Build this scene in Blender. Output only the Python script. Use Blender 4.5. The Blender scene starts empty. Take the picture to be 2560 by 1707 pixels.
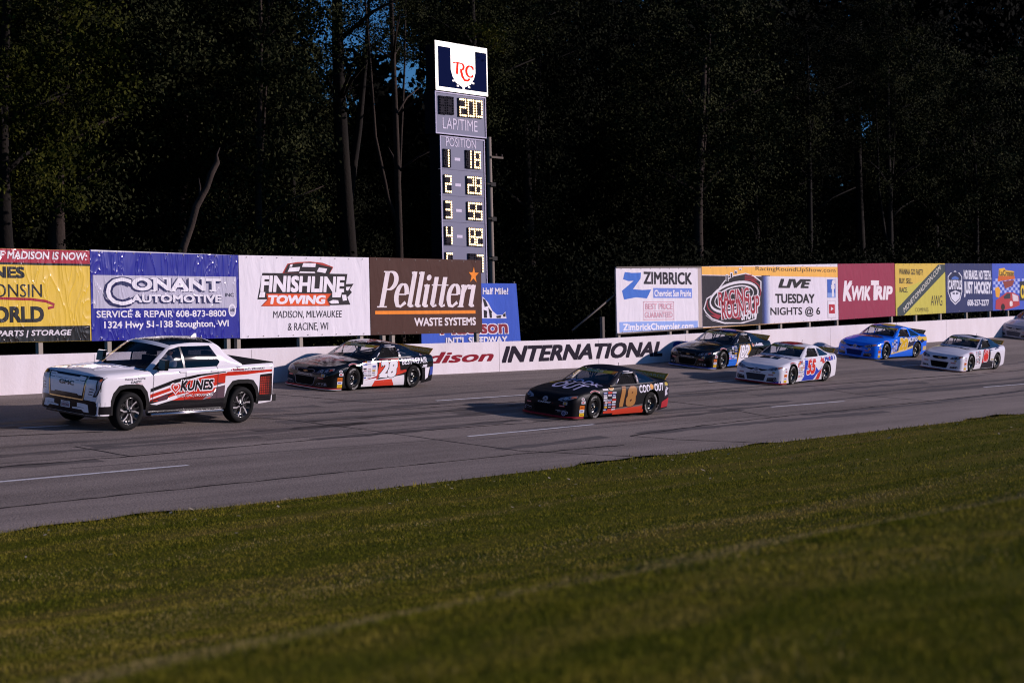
import bpy, bmesh, math, random
import numpy as np
from mathutils import Vector, Matrix, Euler
from mathutils.bvhtree import BVHTree
from mathutils.geometry import tessellate_polygon
SC = bpy.context.scene
COL = SC.collection
R = math.radians

# ------------------------------------------------------------------ camera
FPX, CX, CY, CAM_H = 4978.0, 1280.0, 853.5, 3.22
PHI, ROLL, PITCH = R(36.77), R(1.2), R(-0.2944)
F0 = Vector((math.cos(PHI), math.sin(PHI), 0)); R0 = Vector((math.sin(PHI), -math.cos(PHI), 0)); U0 = Vector((0, 0, 1))
FW = math.cos(PITCH)*F0 + math.sin(PITCH)*U0
UP = math.cos(PITCH)*U0 - math.sin(PITCH)*F0
RT = math.cos(ROLL)*R0 - math.sin(ROLL)*UP
UP = math.cos(ROLL)*UP + math.sin(ROLL)*R0
cd = bpy.data.cameras.new("camera"); cam = bpy.data.objects.new("camera", cd); COL.objects.link(cam)
m = Matrix((RT, UP, -FW)).transposed().to_4x4(); m.translation = (0, 0, CAM_H)
cam.matrix_world = m
cd.sensor_width = 36.0; cd.lens = FPX*36/2560; cd.clip_end = 3000; cd.clip_start = .1
cd.dof.use_dof = True; cd.dof.focus_distance = 56.0; cd.dof.aperture_fstop = 1.6
SC.camera = cam
SC.cycles.filter_width = 1.1

# ------------------------------------------------------------------ sky and key light
SUN_EL = R(16.0); SUN_DIR = Vector((.70, -.66, 0)).normalized()*math.cos(SUN_EL) + Vector((0, 0, math.sin(SUN_EL)))
w = bpy.data.worlds.new("World"); SC.world = w; w.use_nodes = True
nt = w.node_tree; nt.nodes.clear()
sky = nt.nodes.new("ShaderNodeTexSky"); sky.sky_type = 'NISHITA'; sky.sun_disc = False
sky.sun_elevation = SUN_EL; sky.sun_rotation = math.atan2(SUN_DIR.x, SUN_DIR.y)
sky.air_density = 1.0; sky.dust_density = 0.0; sky.ozone_density = 10.0
bg = nt.nodes.new("ShaderNodeBackground"); bg.inputs[1].default_value = .085
wo = nt.nodes.new("ShaderNodeOutputWorld")
nt.links.new(sky.outputs[0], bg.inputs[0]); nt.links.new(bg.outputs[0], wo.inputs[0])
sl = bpy.data.lights.new("sun", 'SUN'); sl.energy = 4.5; sl.angle = R(1.2); sl.color = (1.0, .85, .87)
so = bpy.data.objects.new("sun", sl); COL.objects.link(so)
so.rotation_euler = SUN_DIR.to_track_quat('Z', 'Y').to_euler()
SC.view_settings.view_transform = 'Standard'; SC.view_settings.look = 'None'
SC.view_settings.exposure = 0.0; SC.view_settings.gamma = 1.0

# ------------------------------------------------------------------ helpers
def lin(h):
    h = h.lstrip('#')
    v = [int(h[i:i+2], 16)/255 for i in (0, 2, 4)]
    return tuple(x/12.92 if x <= .04045 else ((x+.055)/1.055)**2.4 for x in v)

FIN = {  # roughness, metallic, coat, specular
    'car': (.1, 0, 0, .35), 'satin': (.45, 0, 0, .08), 'vin': (.6, 0, 0, .08), 'gloss': (.2, 0, 0, .5), 'paint': (.8, 0, 0, .05),
    'rub': (.8, 0, 0, .15), 'metal': (.25, 1, 0, .5), 'steel': (.5, .8, 0, .5), 'mat': (.9, 0, 0, .1), 'blk': (.25, 0, .3, .5)}
_M = {}
def mat(key):
    """key = 'finish:#rrggbb' or the name of a special material"""
    if key in _M: return _M[key]
    m_ = bpy.data.materials.new(key.replace('#', '').replace(':', '_')); m_.use_nodes = True
    _M[key] = m_
    t = m_.node_tree; b = t.nodes['Principled BSDF']
    fin, _, hx = key.partition(':')
    if fin == 'emit':
        hx, _, st = hx.partition('*')
        b.inputs['Base Color'].default_value = (*lin(hx), 1)
        b.inputs['Specular IOR Level'].default_value = .0; b.inputs['Emission Color'].default_value = (*lin(hx), 1); b.inputs['Emission Strength'].default_value = float(st)
        return m_
    ro, me, co, sp = FIN[fin]
    b.inputs['Base Color'].default_value = (*lin(hx), 1)
    b.inputs['Roughness'].default_value = ro; b.inputs['Metallic'].default_value = me
    b.inputs['Coat Weight'].default_value = co; b.inputs['Coat Roughness'].default_value = .08
    b.inputs['Specular IOR Level'].default_value = sp
    def bump(scale, stretch, strength, dist, detail=3):
        tc = t.nodes.new('ShaderNodeTexCoord'); mp = t.nodes.new('ShaderNodeMapping')
        mp.inputs['Scale'].default_value = stretch
        n = t.nodes.new('ShaderNodeTexNoise'); n.inputs['Scale'].default_value = scale; n.inputs['Detail'].default_value = detail
        n.inputs['Distortion'].default_value = .6
        bp = t.nodes.new('ShaderNodeBump'); bp.inputs['Strength'].default_value = strength; bp.inputs['Distance'].default_value = dist
        t.links.new(tc.outputs['Object'], mp.inputs['Vector']); t.links.new(mp.outputs[0], n.inputs['Vector'])
        t.links.new(n.outputs[0], bp.inputs['Height']); t.links.new(bp.outputs[0], b.inputs['Normal'])
        return tc, mp, n
    if fin == 'vin': bump(1.6, (1.3, 1, .5), .35, .12)
    if fin == 'gloss':   # pulled vinyl: soft swells with sharp creases
        tc, mp, n = bump(.7, (1.9, 1, .5), .42, .14, 2); mp.inputs['Rotation'].default_value = (0, .45, 0)
        mp2 = t.nodes.new('ShaderNodeMapping'); mp2.inputs['Scale'].default_value = (1.5, 1, .42); mp2.inputs['Rotation'].default_value = (0, -.5, 0)
        n2 = t.nodes.new('ShaderNodeTexNoise'); n2.inputs['Scale'].default_value = 1.7; n2.inputs['Detail'].default_value = 2; n2.inputs['Distortion'].default_value = 1.2
        t.links.new(tc.outputs['Object'], mp2.inputs['Vector']); t.links.new(mp2.outputs[0], n2.inputs['Vector'])
        prev = n2.outputs[0]
        for op, v in (('SUBTRACT', .5), ('ABSOLUTE', 0), ('MULTIPLY', -2.2), ('ADD', 1.0), ('POWER', 9.0)):
            q = t.nodes.new('ShaderNodeMath'); q.operation = op; q.inputs[1].default_value = v; t.links.new(prev, q.inputs[0]); prev = q.outputs[0]
        b2 = t.nodes.new('ShaderNodeBump'); b2.inputs['Strength'].default_value = .28; b2.inputs['Distance'].default_value = .03
        t.links.new(prev, b2.inputs['Height']); t.links.new(b.inputs['Normal'].links[0].from_socket, b2.inputs['Normal']); t.links.new(b2.outputs[0], b.inputs['Normal'])
    if fin == 'paint':
        tc, mp, n = bump(9, (1, 1, 1), .3, .02)
        n2 = t.nodes.new('ShaderNodeTexNoise'); n2.inputs['Scale'].default_value = 1.3; n2.inputs['Detail'].default_value = 6; n2.inputs['Roughness'].default_value = .7
        mp2 = t.nodes.new('ShaderNodeMapping'); mp2.inputs['Scale'].default_value = (1, 1, .35)
        t.links.new(tc.outputs['Object'], mp2.inputs['Vector']); t.links.new(mp2.outputs[0], n2.inputs['Vector'])
        cr = t.nodes.new('ShaderNodeValToRGB'); cr.color_ramp.elements[0].position = .3; cr.color_ramp.elements[1].position = .62
        c = lin(hx); cr.color_ramp.elements[0].color = (c[0]*.9, c[1]*.885, c[2]*.87, 1); cr.color_ramp.elements[1].color = (*c, 1)
        t.links.new(n2.outputs[0], cr.inputs[0]); t.links.new(cr.outputs[0], b.inputs['Base Color'])
    return m_

def noise_mat(name, stops, scale, stretch=(1, 1, 1), rough=.9, bump=0.0, fine=None, spec=.3, island=0.0, detail=6):
    """colour ramp over one or two noises in object space"""
    m_ = bpy.data.materials.new(name); m_.use_nodes = True; _M[name] = m_
    t = m_.node_tree; b = t.nodes['Principled BSDF']
    b.inputs['Roughness'].default_value = rough; b.inputs['Specular IOR Level'].default_value = spec
    tc = t.nodes.new('ShaderNodeTexCoord'); mp = t.nodes.new('ShaderNodeMapping'); mp.inputs['Scale'].default_value = stretch
    t.links.new(tc.outputs['Object'], mp.inputs['Vector'])
    n = t.nodes.new('ShaderNodeTexNoise'); n.inputs['Scale'].default_value = scale; n.inputs['Detail'].default_value = detail; n.inputs['Roughness'].default_value = .65
    t.links.new(mp.outputs[0], n.inputs['Vector'])
    fac = n.outputs[0]
    def mth(op, a, bb):
        q = t.nodes.new('ShaderNodeMath'); q.operation = op
        for i, v in enumerate((a, bb)):
            if isinstance(v, (int, float)): q.inputs[i].default_value = v
            else: t.links.new(v, q.inputs[i])
        return q.outputs[0]
    n2 = None
    if fine:
        n2 = t.nodes.new('ShaderNodeTexNoise'); n2.inputs['Scale'].default_value = fine[0]; n2.inputs['Detail'].default_value = 4
        t.links.new(tc.outputs['Object'], n2.inputs['Vector'])
        fac = mth('ADD', fac, mth('MULTIPLY', mth('SUBTRACT', n2.outputs[0], .5), fine[1]))
    if island:
        g = t.nodes.new('ShaderNodeNewGeometry')
        fac = mth('ADD', fac, mth('MULTIPLY', mth('SUBTRACT', g.outputs['Random Per Island'], .5), island))
    cr = t.nodes.new('ShaderNodeValToRGB'); el = cr.color_ramp.elements
    while len(el) < len(stops): el.new(.5)
    for e, (p, c) in zip(el, stops): e.position = p; e.color = (*c, 1)
    t.links.new(fac, cr.inputs[0]); t.links.new(cr.outputs[0], b.inputs['Base Color'])
    if bump:
        bp = t.nodes.new('ShaderNodeBump'); bp.inputs['Strength'].default_value = bump; bp.inputs['Distance'].default_value = .02
        t.links.new((n2 or n).outputs[0], bp.inputs['Height']); t.links.new(bp.outputs[0], b.inputs['Normal'])
    return m_

def glass_mat(name, tint, refl=1.0):
    m_ = bpy.data.materials.new(name); m_.use_nodes = True; _M[name] = m_
    t = m_.node_tree; t.nodes.clear()
    tr = t.nodes.new('ShaderNodeBsdfTransparent'); tr.inputs[0].default_value = (*tint, 1)
    gl = t.nodes.new('ShaderNodeBsdfGlossy'); gl.inputs['Roughness'].default_value = .04
    fr = t.nodes.new('ShaderNodeLayerWeight'); pw = t.nodes.new('ShaderNodeMath'); pw.operation = 'POWER'; pw.inputs[1].default_value = 4.0
    ml = t.nodes.new('ShaderNodeMath'); ml.operation = 'MULTIPLY_ADD'; ml.inputs[1].default_value = .8; ml.inputs[2].default_value = .045*refl
    t.links.new(fr.outputs['Facing'], pw.inputs[0])
    mx = t.nodes.new('ShaderNodeMixShader'); o = t.nodes.new('ShaderNodeOutputMaterial')
    t.links.new(pw.outputs[0], ml.inputs[0]); t.links.new(ml.outputs[0], mx.inputs[0])
    t.links.new(tr.outputs[0], mx.inputs[1]); t.links.new(gl.outputs[0], mx.inputs[2]); t.links.new(mx.outputs[0], o.inputs[0])
    return m_
glass_mat('clear_glass', (.82, .82, .84)); glass_mat('tinted_glass', (.16, .17, .2)); glass_mat('screen_glass', (.8, .8, .82), 1.0); glass_mat('hazy_glass', (.55, .57, .62), 2.0)

class MB:
    """collects polygons for ONE mesh"""
    def __init__(s): s.v = []; s.f = []; s.m = []; s.sm = []; s.keys = []
    def mi(s, key):
        if key not in s.keys: s.keys.append(key)
        return s.keys.index(key)
    def add(s, vs, fs, key, smooth=False):
        o = len(s.v); k = s.mi(key); s.v += [tuple(p) for p in vs]
        for f in fs: s.f.append([i+o for i in f]); s.m.append(k); s.sm.append(smooth)
        return s
    def box(s, a, b, key, rz=0):
        (x0, y0, z0), (x1, y1, z1) = a, b
        vs = [(x0, y0, z0), (x1, y0, z0), (x1, y1, z0), (x0, y1, z0), (x0, y0, z1), (x1, y0, z1), (x1, y1, z1), (x0, y1, z1)]
        return s.add(vs, [(0, 3, 2, 1), (4, 5, 6, 7), (0, 1, 5, 4), (1, 2, 6, 5), (2, 3, 7, 6), (3, 0, 4, 7)], key)
    def tube(s, pts, rad, key, n=8, cap=True):
        pts = [Vector(p) for p in pts]
        if not isinstance(rad, (list, tuple)): rad = [rad]*len(pts)
        vs = []; fs = []
        ref = None
        for i, p in enumerate(pts):
            d = (pts[min(i+1, len(pts)-1)]-pts[max(i-1, 0)]).normalized()
            if ref is None: ref = d.orthogonal().normalized()
            ref = (ref-d*ref.dot(d)).normalized(); b = d.cross(ref)
            for k in range(n):
                a = 2*math.pi*k/n; vs.append(p+(ref*math.cos(a)+b*math.sin(a))*rad[i])
        for i in range(len(pts)-1):
            for k in range(n):
                fs.append((i*n+k, i*n+(k+1) % n, (i+1)*n+(k+1) % n, (i+1)*n+k))
        if cap: fs += [tuple(reversed(range(n))), tuple(range((len(pts)-1)*n, len(pts)*n))]
        return s.add(vs, fs, key, True)
    def lathe_y(s, prof, key, n=32, c=(0, 0, 0)):
        """prof = [(r, y)] turned about the y axis"""
        vs = []; fs = []
        for r, y in prof:
            for k in range(n):
                a = 2*math.pi*k/n; vs.append((c[0]+r*math.cos(a), c[1]+y, c[2]+r*math.sin(a)))
        for i in range(len(prof)-1):
            for k in range(n): fs.append((i*n+k, (i+1)*n+k, (i+1)*n+(k+1) % n, i*n+(k+1) % n))
        return s.add(vs, fs, key, True)
    def sphere(s, c, r, key, n=12, sc=(1, 1, 1)):
        vs = []; fs = []; h = n//2
        for i in range(h+1):
            th = math.pi*i/h
            for k in range(n):
                a = 2*math.pi*k/n
                vs.append((c[0]+r*sc[0]*math.sin(th)*math.cos(a), c[1]+r*sc[1]*math.sin(th)*math.sin(a), c[2]+r*sc[2]*math.cos(th)))
        for i in range(h):
            for k in range(n): fs.append((i*n+k, (i+1)*n+k, (i+1)*n+(k+1) % n, i*n+(k+1) % n))
        return s.add(vs, fs, key, True)
    def build(s, name, parent=None, loc=None):
        me = bpy.data.meshes.new(name); me.from_pydata(s.v, [], s.f)
        for k in s.keys: me.materials.append(_M[k] if k in _M else mat(k))
        me.polygons.foreach_set('material_index', s.m); me.polygons.foreach_set('use_smooth', s.sm); me.update()
        o = bpy.data.objects.new(name, me); COL.objects.link(o)
        if parent: o.parent = parent
        if loc: o.location = loc
        return o

def tag(o, label=None, cat=None, group=None, kind=None):
    for k, v in (('label', label), ('category', cat), ('group', group), ('kind', kind)):
        if v: o[k] = v
    return o
def empty(name, label, cat, loc=(0, 0, 0), group=None):
    o = bpy.data.objects.new(name, None); COL.objects.link(o); o.location = loc
    return tag(o, label, cat, group)
def copy_tree(o, parent=None):
    c = o.copy(); COL.objects.link(c)
    if parent: c.parent = parent
    for ch in list(o.children): copy_tree(ch, c)
    return c
def np_mesh(name, V, F, key, parent=None):
    """V (n,3), F (m,k) arrays -> one mesh object"""
    me = bpy.data.meshes.new(name); k = F.shape[1]
    me.vertices.add(len(V)); me.vertices.foreach_set('co', np.ascontiguousarray(V, dtype=np.float32).ravel())
    me.loops.add(F.size); me.loops.foreach_set('vertex_index', np.ascontiguousarray(F, dtype=np.int32).ravel())
    me.polygons.add(len(F)); me.polygons.foreach_set('loop_start', np.arange(0, F.size, k, dtype=np.int32))
    me.materials.append(_M[key] if key in _M else mat(key)); me.update(calc_edges=True); me.validate()
    o = bpy.data.objects.new(name, me); COL.objects.link(o)
    if parent: o.parent = parent
    return o

# ---- flat graphics: lettering, panels, strokes as 2-D polygons
_TC = {}; _TW = {}
def text2d(s, bold=0.0, shear=0.0):
    k = (s, bold, shear)
    if k in _TC: return _TC[k]
    cu = bpy.data.curves.new('t', 'FONT'); cu.body = s; cu.offset = bold; cu.shear = shear; cu.resolution_u = 3
    ob = bpy.data.objects.new('t', cu); me = bpy.data.meshes.new_from_object(ob)
    v = [(p.co.x, p.co.y) for p in me.vertices]; f = [tuple(p.vertices) for p in me.polygons]
    bpy.data.objects.remove(ob); bpy.data.curves.remove(cu); bpy.data.meshes.remove(me)
    x0 = min(p[0] for p in v); x1 = max(p[0] for p in v); y0 = min(p[1] for p in v); y1 = max(p[1] for p in v)
    v = [((p[0]-x0)/(x1-x0), (p[1]-y0)/(y1-y0)) for p in v]
    _TC[k] = (v, f); _TW[k] = (x1-x0, y1-y0); return _TC[k]
def tess(pts): return [tuple(t) for t in tessellate_polygon([[Vector((p[0], p[1], 0)) for p in pts]])]
def ell(cx, cy, rx, ry, n=24, a0=0, a1=360):
    return [(cx+rx*math.cos(R(a0+(a1-a0)*i/n)), cy+ry*math.sin(R(a0+(a1-a0)*i/n))) for i in range(n + (0 if a1-a0 == 360 else 1))]
def strokepoly(pts, hw, nib=None):
    L = []; Rr = []
    for i, p in enumerate(pts):
        a = pts[max(i-1, 0)]; b = pts[min(i+1, len(pts)-1)]
        dx, dy = b[0]-a[0], b[1]-a[1]; d = math.hypot(dx, dy) or 1; nx, ny = -dy/d, dx/d
        h = (nib[0]+nib[1]*abs(dy/d)) if nib else (hw[i] if isinstance(hw, (list, tuple)) else hw)
        L.append((p[0]+nx*h, p[1]+ny*h)); Rr.append((p[0]-nx*h, p[1]-ny*h))
    n = len(pts); return L+Rr, [(i, i+1, n+i+1, n+i) for i in range(n-1)]
class G:
    """2-D drawing: items (verts, faces, material key, layer)"""
    def __init__(s, fin='vin', conv=None): s.it = []; s.fin = fin; s.conv = conv
    def k(s, c): return c if ':' in c else s.fin+':'+c
    def put(s, v, f, c, lay): s.it.append(([tuple(p) for p in v], f, s.k(c), lay)); return s
    def cv(s, p): return s.conv(p) if s.conv else p
    def rbox(s, b):
        x0, y0, x1, y1 = b
        if not s.conv: return b
        xc, yc = (x0+x1)/2, (y0+y1)/2
        return s.cv((x0, yc))[0], s.cv((xc, y0))[1], s.cv((x1, yc))[0], s.cv((xc, y1))[1]
    def text(s, t, b, c, bold=.0, shear=0., lay=2, rot=0):
        x0, y0, x1, y1 = s.rbox(b)
        if bold > .012:   # heavy lettering: shifted copies, each on its own hair-thin level
            text2d(t, 0.0, shear); W_, H_ = _TW[(t, 0.0, shear)]
            ox, oy = bold*.8*(x1-x0)/(W_+1.6*bold), bold*.8*(y1-y0)/(H_+1.6*bold); cv_, s.conv = s.conv, None
            for k_, (a_, b_) in enumerate(((1, 1), (-1, 1), (1, -1), (-1, -1), (0, 0))):
                bb = (x0+ox+a_*ox, y0+oy+b_*oy, x1-ox+a_*ox, y1-oy+b_*oy)
                if rot:
                    cx0, cy0 = a_*ox, b_*oy; ca, sa = math.cos(R(rot)), math.sin(R(rot)); bb = (x0+ox+cx0*ca-cy0*sa, y0+oy+cx0*sa+cy0*ca, x1-ox+cx0*ca-cy0*sa, y1-oy+cx0*sa+cy0*ca)
                s.text(t, bb, c, 0.0, shear, lay+.05*k_, rot)
            s.conv = cv_; return s
        v, f = text2d(t, 0.0, shear); q = [(x0+p[0]*(x1-x0), y0+p[1]*(y1-y0)) for p in v]
        if rot:
            cx, cy, ca, sa = (x0+x1)/2, (y0+y1)/2, math.cos(R(rot)), math.sin(R(rot))
            q = [(cx+(p[0]-cx)*ca-(p[1]-cy)*sa, cy+(p[0]-cx)*sa+(p[1]-cy)*ca) for p in q]
        # neighbouring letters lie on slightly different levels so that bold strokes never coincide
        par = list(range(len(v)))
        def find(i):
            while par[i] != i: par[i] = par[par[i]]; i = par[i]
            return i
        for t_ in f:
            for i in t_[1:]: par[find(i)] = find(t_[0])
        lo = {}
        for i, p in enumerate(v): r_ = find(i); lo[r_] = min(lo.get(r_, 9), p[0])
        rank = {r_: k for k, r_ in enumerate(sorted(lo, key=lo.get))}
        for k in range(3):
            fk = [t_ for t_ in f if rank[find(t_[0])] % 3 == k]
            if fk: ids = sorted({i for t_ in fk for i in t_}); ix = {i: n_ for n_, i in enumerate(ids)}; s.put([q[i] for i in ids], [tuple(ix[i] for i in t_) for t_ in fk], c, lay+k*.22)
        return s
    def poly(s, pts, c, lay=1): q = [s.cv(p) for p in pts]; return s.put(q, tess(q), c, lay)
    def rect(s, b, c, lay=1):
        x0, y0, x1, y1 = s.rbox(b); return s.put([(x0, y0), (x1, y0), (x1, y1), (x0, y1)], [(0, 1, 2, 3)], c, lay)
    def ell(s, b, c, lay=1, n=24):
        x0, y0, x1, y1 = s.rbox(b); q = ell((x0+x1)/2, (y0+y1)/2, abs(x1-x0)/2, abs(y1-y0)/2, n)
        return s.put(q, tess(q), c, lay)
    def stroke(s, pts, hw, c, lay=2, nib=None):
        v, f = strokepoly([s.cv(p) for p in pts], hw, nib); return s.put(v, f, c, lay)
    def flat(s, mb, fn, d=.003):
        """lay on a flat sheet: fn(u, v, offset) -> 3-D point"""
        for v, f, c, l in s.it: mb.add([fn(p[0], p[1], l*d) for p in v], f, c)
def crop(x0, y0, k): return lambda p: (x0+p[0]/k, y0+p[1]/k)
def ray(px, py): return FW+RT*((px-CX)/FPX)-UP*((py-CY)/FPX)
def on_plane(px, py, Y):
    d = ray(px, py); t = Y/d.y; return d.x*t, CAM_H+d.z*t
def sheet_conv(cr, Y):
    """from a measured photo position to (X, Z) on the upright sheet at distance Y"""
    return lambda p: on_plane(*cr(p), Y)
TB = lambda X: .12+.00098*max(0.0, X-61)          # banking grows towards the turn
YI, YW = 26.4, 41.66
def bank(X, Y): return TB(X)*(Y-YI)
def on_track(px, py):
    d = ray(px, py); lo, hi = 10.0, 10.0
    g = lambda t: CAM_H+d.z*t-bank(d.x*t, d.y*t)
    while g(hi) > 0 and hi < 300: lo = hi; hi += .5
    for _ in range(40):
        mdl = (lo+hi)/2
        if g(mdl) > 0: lo = mdl
        else: hi = mdl
    return d.x*lo, d.y*lo

# ------------------------------------------------------------------ setting: ground, track, sky-side earth
noise_mat('asphalt', [(.2, (.1, .081, .072)), (.5, (.205, .168, .148)), (.8, (.3, .246, .217))], .6, (.12, 1.4, 1), .85, .6, (24, .85), .2)
noise_mat('soil', [(.3, (.06, .066, .004)), (.5, (.09, .085, .008)), (.66, (.14, .10, .025))], .5, (.07, 1, 1), .95, .6, (16, .5), .02)
noise_mat('forest_floor', [(.3, (.012, .014, .008)), (.7, (.035, .04, .02))], .8, (1, 1, 1), 1, .5, (9, .4), .1)
noise_mat('grass', [(.2, (.07, .088, .008)), (.4, (.14, .14, .013)), (.54, (.215, .182, .022)), (.68, (.33, .25, .055)), (.86, (.26, .175, .065))], .5, (.07, 1.0, 1), .95, 0, (1.3, .75), .0, .14)
PROF = [(-420, 1.2), (-30, 1.5), (0, 1.72), (3, 1.72), (5, 1.66), (7.2, 1.56), (8.2, 1.42), (9.4, 1.0), (11, .72), (14, .5), (17, .28), (21, .15), (25.2, .085), (26.4, .06), (26.9, .03), (27.3, -.03), (27.6, -.06)]
def infield(Y):
    for (a, za), (b, zb) in zip(PROF, PROF[1:]):
        if Y <= b:
            t = (Y-a)/(b-a); t = t*t*(3-2*t) if a > 2 else t
            return za+(zb-za)*t
    return -.06
def gz(X, Y):
    if Y <= 27.6: return infield(Y) + (.03*math.sin(X*.7+Y)*math.sin(Y*.9+X*.2) if Y > 2 and Y < 24 else 0)
    if Y < 42.2: return bank(X, Y)-.06
    return bank(X, 42.2)-.06-min(1.0, (Y-42.2)*.15)+max(0, Y-110)*.01
xs = [-900, -300, -100, -40, -20] + [i*1.0 for i in range(-10, 60)] + [62, 66, 70, 76, 84, 92, 100, 110, 125, 150, 220, 400, 900]
ys = [-400, -120, -30, -8, 0, 1.5, 3] + [3+i*.5 for i in range(1, 47)] + [26.7, 26.9, 27.1, 27.3, 27.6, 28, 32, 36, 40, 42.2, 43, 45, 48, 52, 60, 75, 110, 200, 400, 900]
V = [(x, y, gz(x, y)) for y in ys for x in xs]; n = len(xs)
gm = MB(); gm.mi('soil'); gm.mi('forest_floor')
fs = [[], []]
for j in range(len(ys)-1):
    for i in range(n-1):
        fs[0 if ys[j] < 42 else 1].append((j*n+i, j*n+i+1, (j+1)*n+i+1, (j+1)*n+i))
gm.v = V
for k in (0, 1):
    for f in fs[k]: gm.f.append(list(f)); gm.m.append(k); gm.sm.append(True)
tag(gm.build('ground'), kind='structure')

def edge_y(X): return YI+.22*math.sin(X*.31+1)+.16*math.sin(X*.83)+.09*math.sin(X*2.3+.4)+.25
tm = MB(); tx = [-60+i*1.5 for i in range(0, 54)] + [21+i*.4 for i in range(0, 110)] + [65+i*1.5 for i in range(0, 60)]
rows = 12; tv = []
for X in tx:
    e = edge_y(X)
    for r_ in range(rows+1):
        Y = e+(YW+.05-e)*r_/rows; tv.append((X, Y, bank(X, Y)))
tf = [(i*(rows+1)+r_, (i+1)*(rows+1)+r_, (i+1)*(rows+1)+r_+1, i*(rows+1)+r_+1) for i in range(len(tx)-1) for r_ in range(rows)]
tm.add(tv, tf, 'asphalt', True); tag(tm.build('track'), kind='structure')

def ribbon(mb, pts, hw, key, dz, jit=0, step=.5, seed=0):
    rr = random.Random(seed); P = []
    for (a, b) in zip(pts, pts[1:]):
        L = math.hypot(b[0]-a[0], b[1]-a[1]); k = max(1, int(L/step))
        for i in range(k): P.append((a[0]+(b[0]-a[0])*i/k, a[1]+(b[1]-a[1])*i/k))
    P.append(pts[-1])
    if jit: P = [(p[0]+rr.uniform(-jit, jit), p[1]+rr.uniform(-jit, jit)) for p in P]
    hws = [hw*(rr.uniform(.45, 1.25) if jit else 1) for _ in P]
    v, f = strokepoly(P, hws); mb.add([(x, y, bank(x, y)+dz) for x, y in v], f, key)
noise_mat('lane_paint', [(.3, (.3, .29, .3)), (.5, (.62, .6, .62))], 3, (1, 1, 1), .8, 0, (30, .5))
lm = MB()
for k, (a, b) in enumerate([((47, 1070), (172, 1063.5)), ((1090, 1002), (1318, 987)), ((1170, 1091), (1485, 1061)), ((-40, 1208), (470, 1163)), ((1772, 955), (1850, 950)),
             ((1928, 1017.5), (2112, 1003)), ((2460, 968), (2640, 954)), ((2255, 915), (2310, 911)), ((2650, 905), (2760, 897))]):
    ribbon(lm, [on_track(*a), on_track(*b)], .055, 'lane_paint', .008)
tag(lm.build('lane_marking'), kind='structure')
sm_ = MB()
SEAMS = [[(-60, 1276), (300, 1238), (800, 1186), (1300, 1135), (1560, 1112)], [(-60, 1172), (332, 1140), (967, 1083), (1300, 1058), (1480, 1043)], [(600, 1043), (719, 1049), (978, 1083), (1300, 1127), (1622, 1143)],
         [(188, 1116), (332, 1141)], [(1576, 1089), (1760, 1063), (1960, 1040), (2328, 1002), (2600, 972)], [(1576, 1090), (1700, 1099), (1917, 1107)],
         [(-60, 1093), (260, 1079)], [(600, 1040), (1000, 1023), (1200, 1010), (1420, 996)], [(1700, 985), (1900, 974), (2120, 958), (2560, 925)], [(2030, 968), (2180, 990), (2330, 1003)],
         [(1640, 1000), (1800, 1018), (1930, 1043)], [(680, 985), (900, 1004), (1100, 1010)]]
for i, s_ in enumerate(SEAMS):
    ribbon(sm_, [on_track(*p) for p in s_], .035, 'mat:#1c181a', .004, .03, .4, i)
tag(sm_.build('pavement_seam'), kind='structure')
# dark tyre rubber laid along the racing line
rm = MB(); rr = random.Random(5)
m_ = noise_mat('rubber_mark', [(.3, (.07, .057, .052)), (.7, (.125, .104, .095))], 2, (.3, 3, 1), .7, 0, (40, .3))
for i in range(90):
    Y = rr.gauss(33.6, 2.6); X = rr.uniform(14, 95); L = rr.uniform(5, 16); dY = rr.uniform(-.5, .5)
    if Y < 28.5 or Y > 40.5: continue
    ribbon(rm, [(X, Y), (X+L/2, Y+dY*.3), (X+L, Y+dY)], rr.choice((.03, .05, .09, .16, .22)), 'rubber_mark', .002, .012, .6, i)
tag(rm.build('tyre_marks'), kind='structure')

# ------------------------------------------------------------------ grass and fallen leaves (stuff)
rng = np.random.default_rng(3)
def grass_pts(n, r0, r1, a0, a1):
    r = np.sqrt(rng.uniform(r0*r0, r1*r1, n)); a = rng.uniform(a0, a1, n)
    return np.cos(a)*r, np.sin(a)*r
GV = []; tot = 0
for n_, r0, r1, h, wd in [(150000, 4.5, 12, .036, .005), (220000, 12, 22, .034, .006), (220000, 22, 40, .036, .010), (90000, 40, 70, .045, .02)]:
    X, Y = grass_pts(n_, r0, r1, R(15), R(62))
    lim = np.array([edge_y(x) for x in X])+rng.normal(0, .09, len(X))
    ok = (Y < lim) & (Y > 1.5)
    X, Y = X[ok], Y[ok]; N = len(X)
    Z = np.array([gz(x, y) for x, y in zip(X, Y)]); near = np.exp(-((lim[ok]-Y)/.5)**2)
    Z = np.maximum(Z, np.where(Y > 26.0, np.array([bank(x, y) for x, y in zip(X, Y)]), -9))
    clump = .75+.5*np.sin(X*3.1+np.sin(Y*2.3)*2)*np.sin(Y*3.7+np.sin(X*1.9)*2)
    H = h*rng.uniform(.5, 1.3, N)*(np.clip(clump, .75, 1.15)+1.1*near); a = rng.uniform(0, 6.283, N); W = wd*rng.uniform(.6, 1.3, N)
    lx, ly = rng.normal(0, .45, N)*H, rng.normal(0, .45, N)*H
    c, s_ = np.cos(a)*W/2, np.sin(a)*W/2
    v = np.empty((N, 3, 3)); v[:, 0] = np.stack([X-c, Y-s_, Z-.005], 1); v[:, 1] = np.stack([X+c, Y+s_, Z-.005], 1); v[:, 2] = np.stack([X+lx, Y+ly, Z+H], 1)
    GV.append(v.reshape(-1, 3)); tot += N
GV = np.concatenate(GV); np_o = np_mesh('grass', GV, np.arange(len(GV)).reshape(-1, 3), 'grass')
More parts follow.
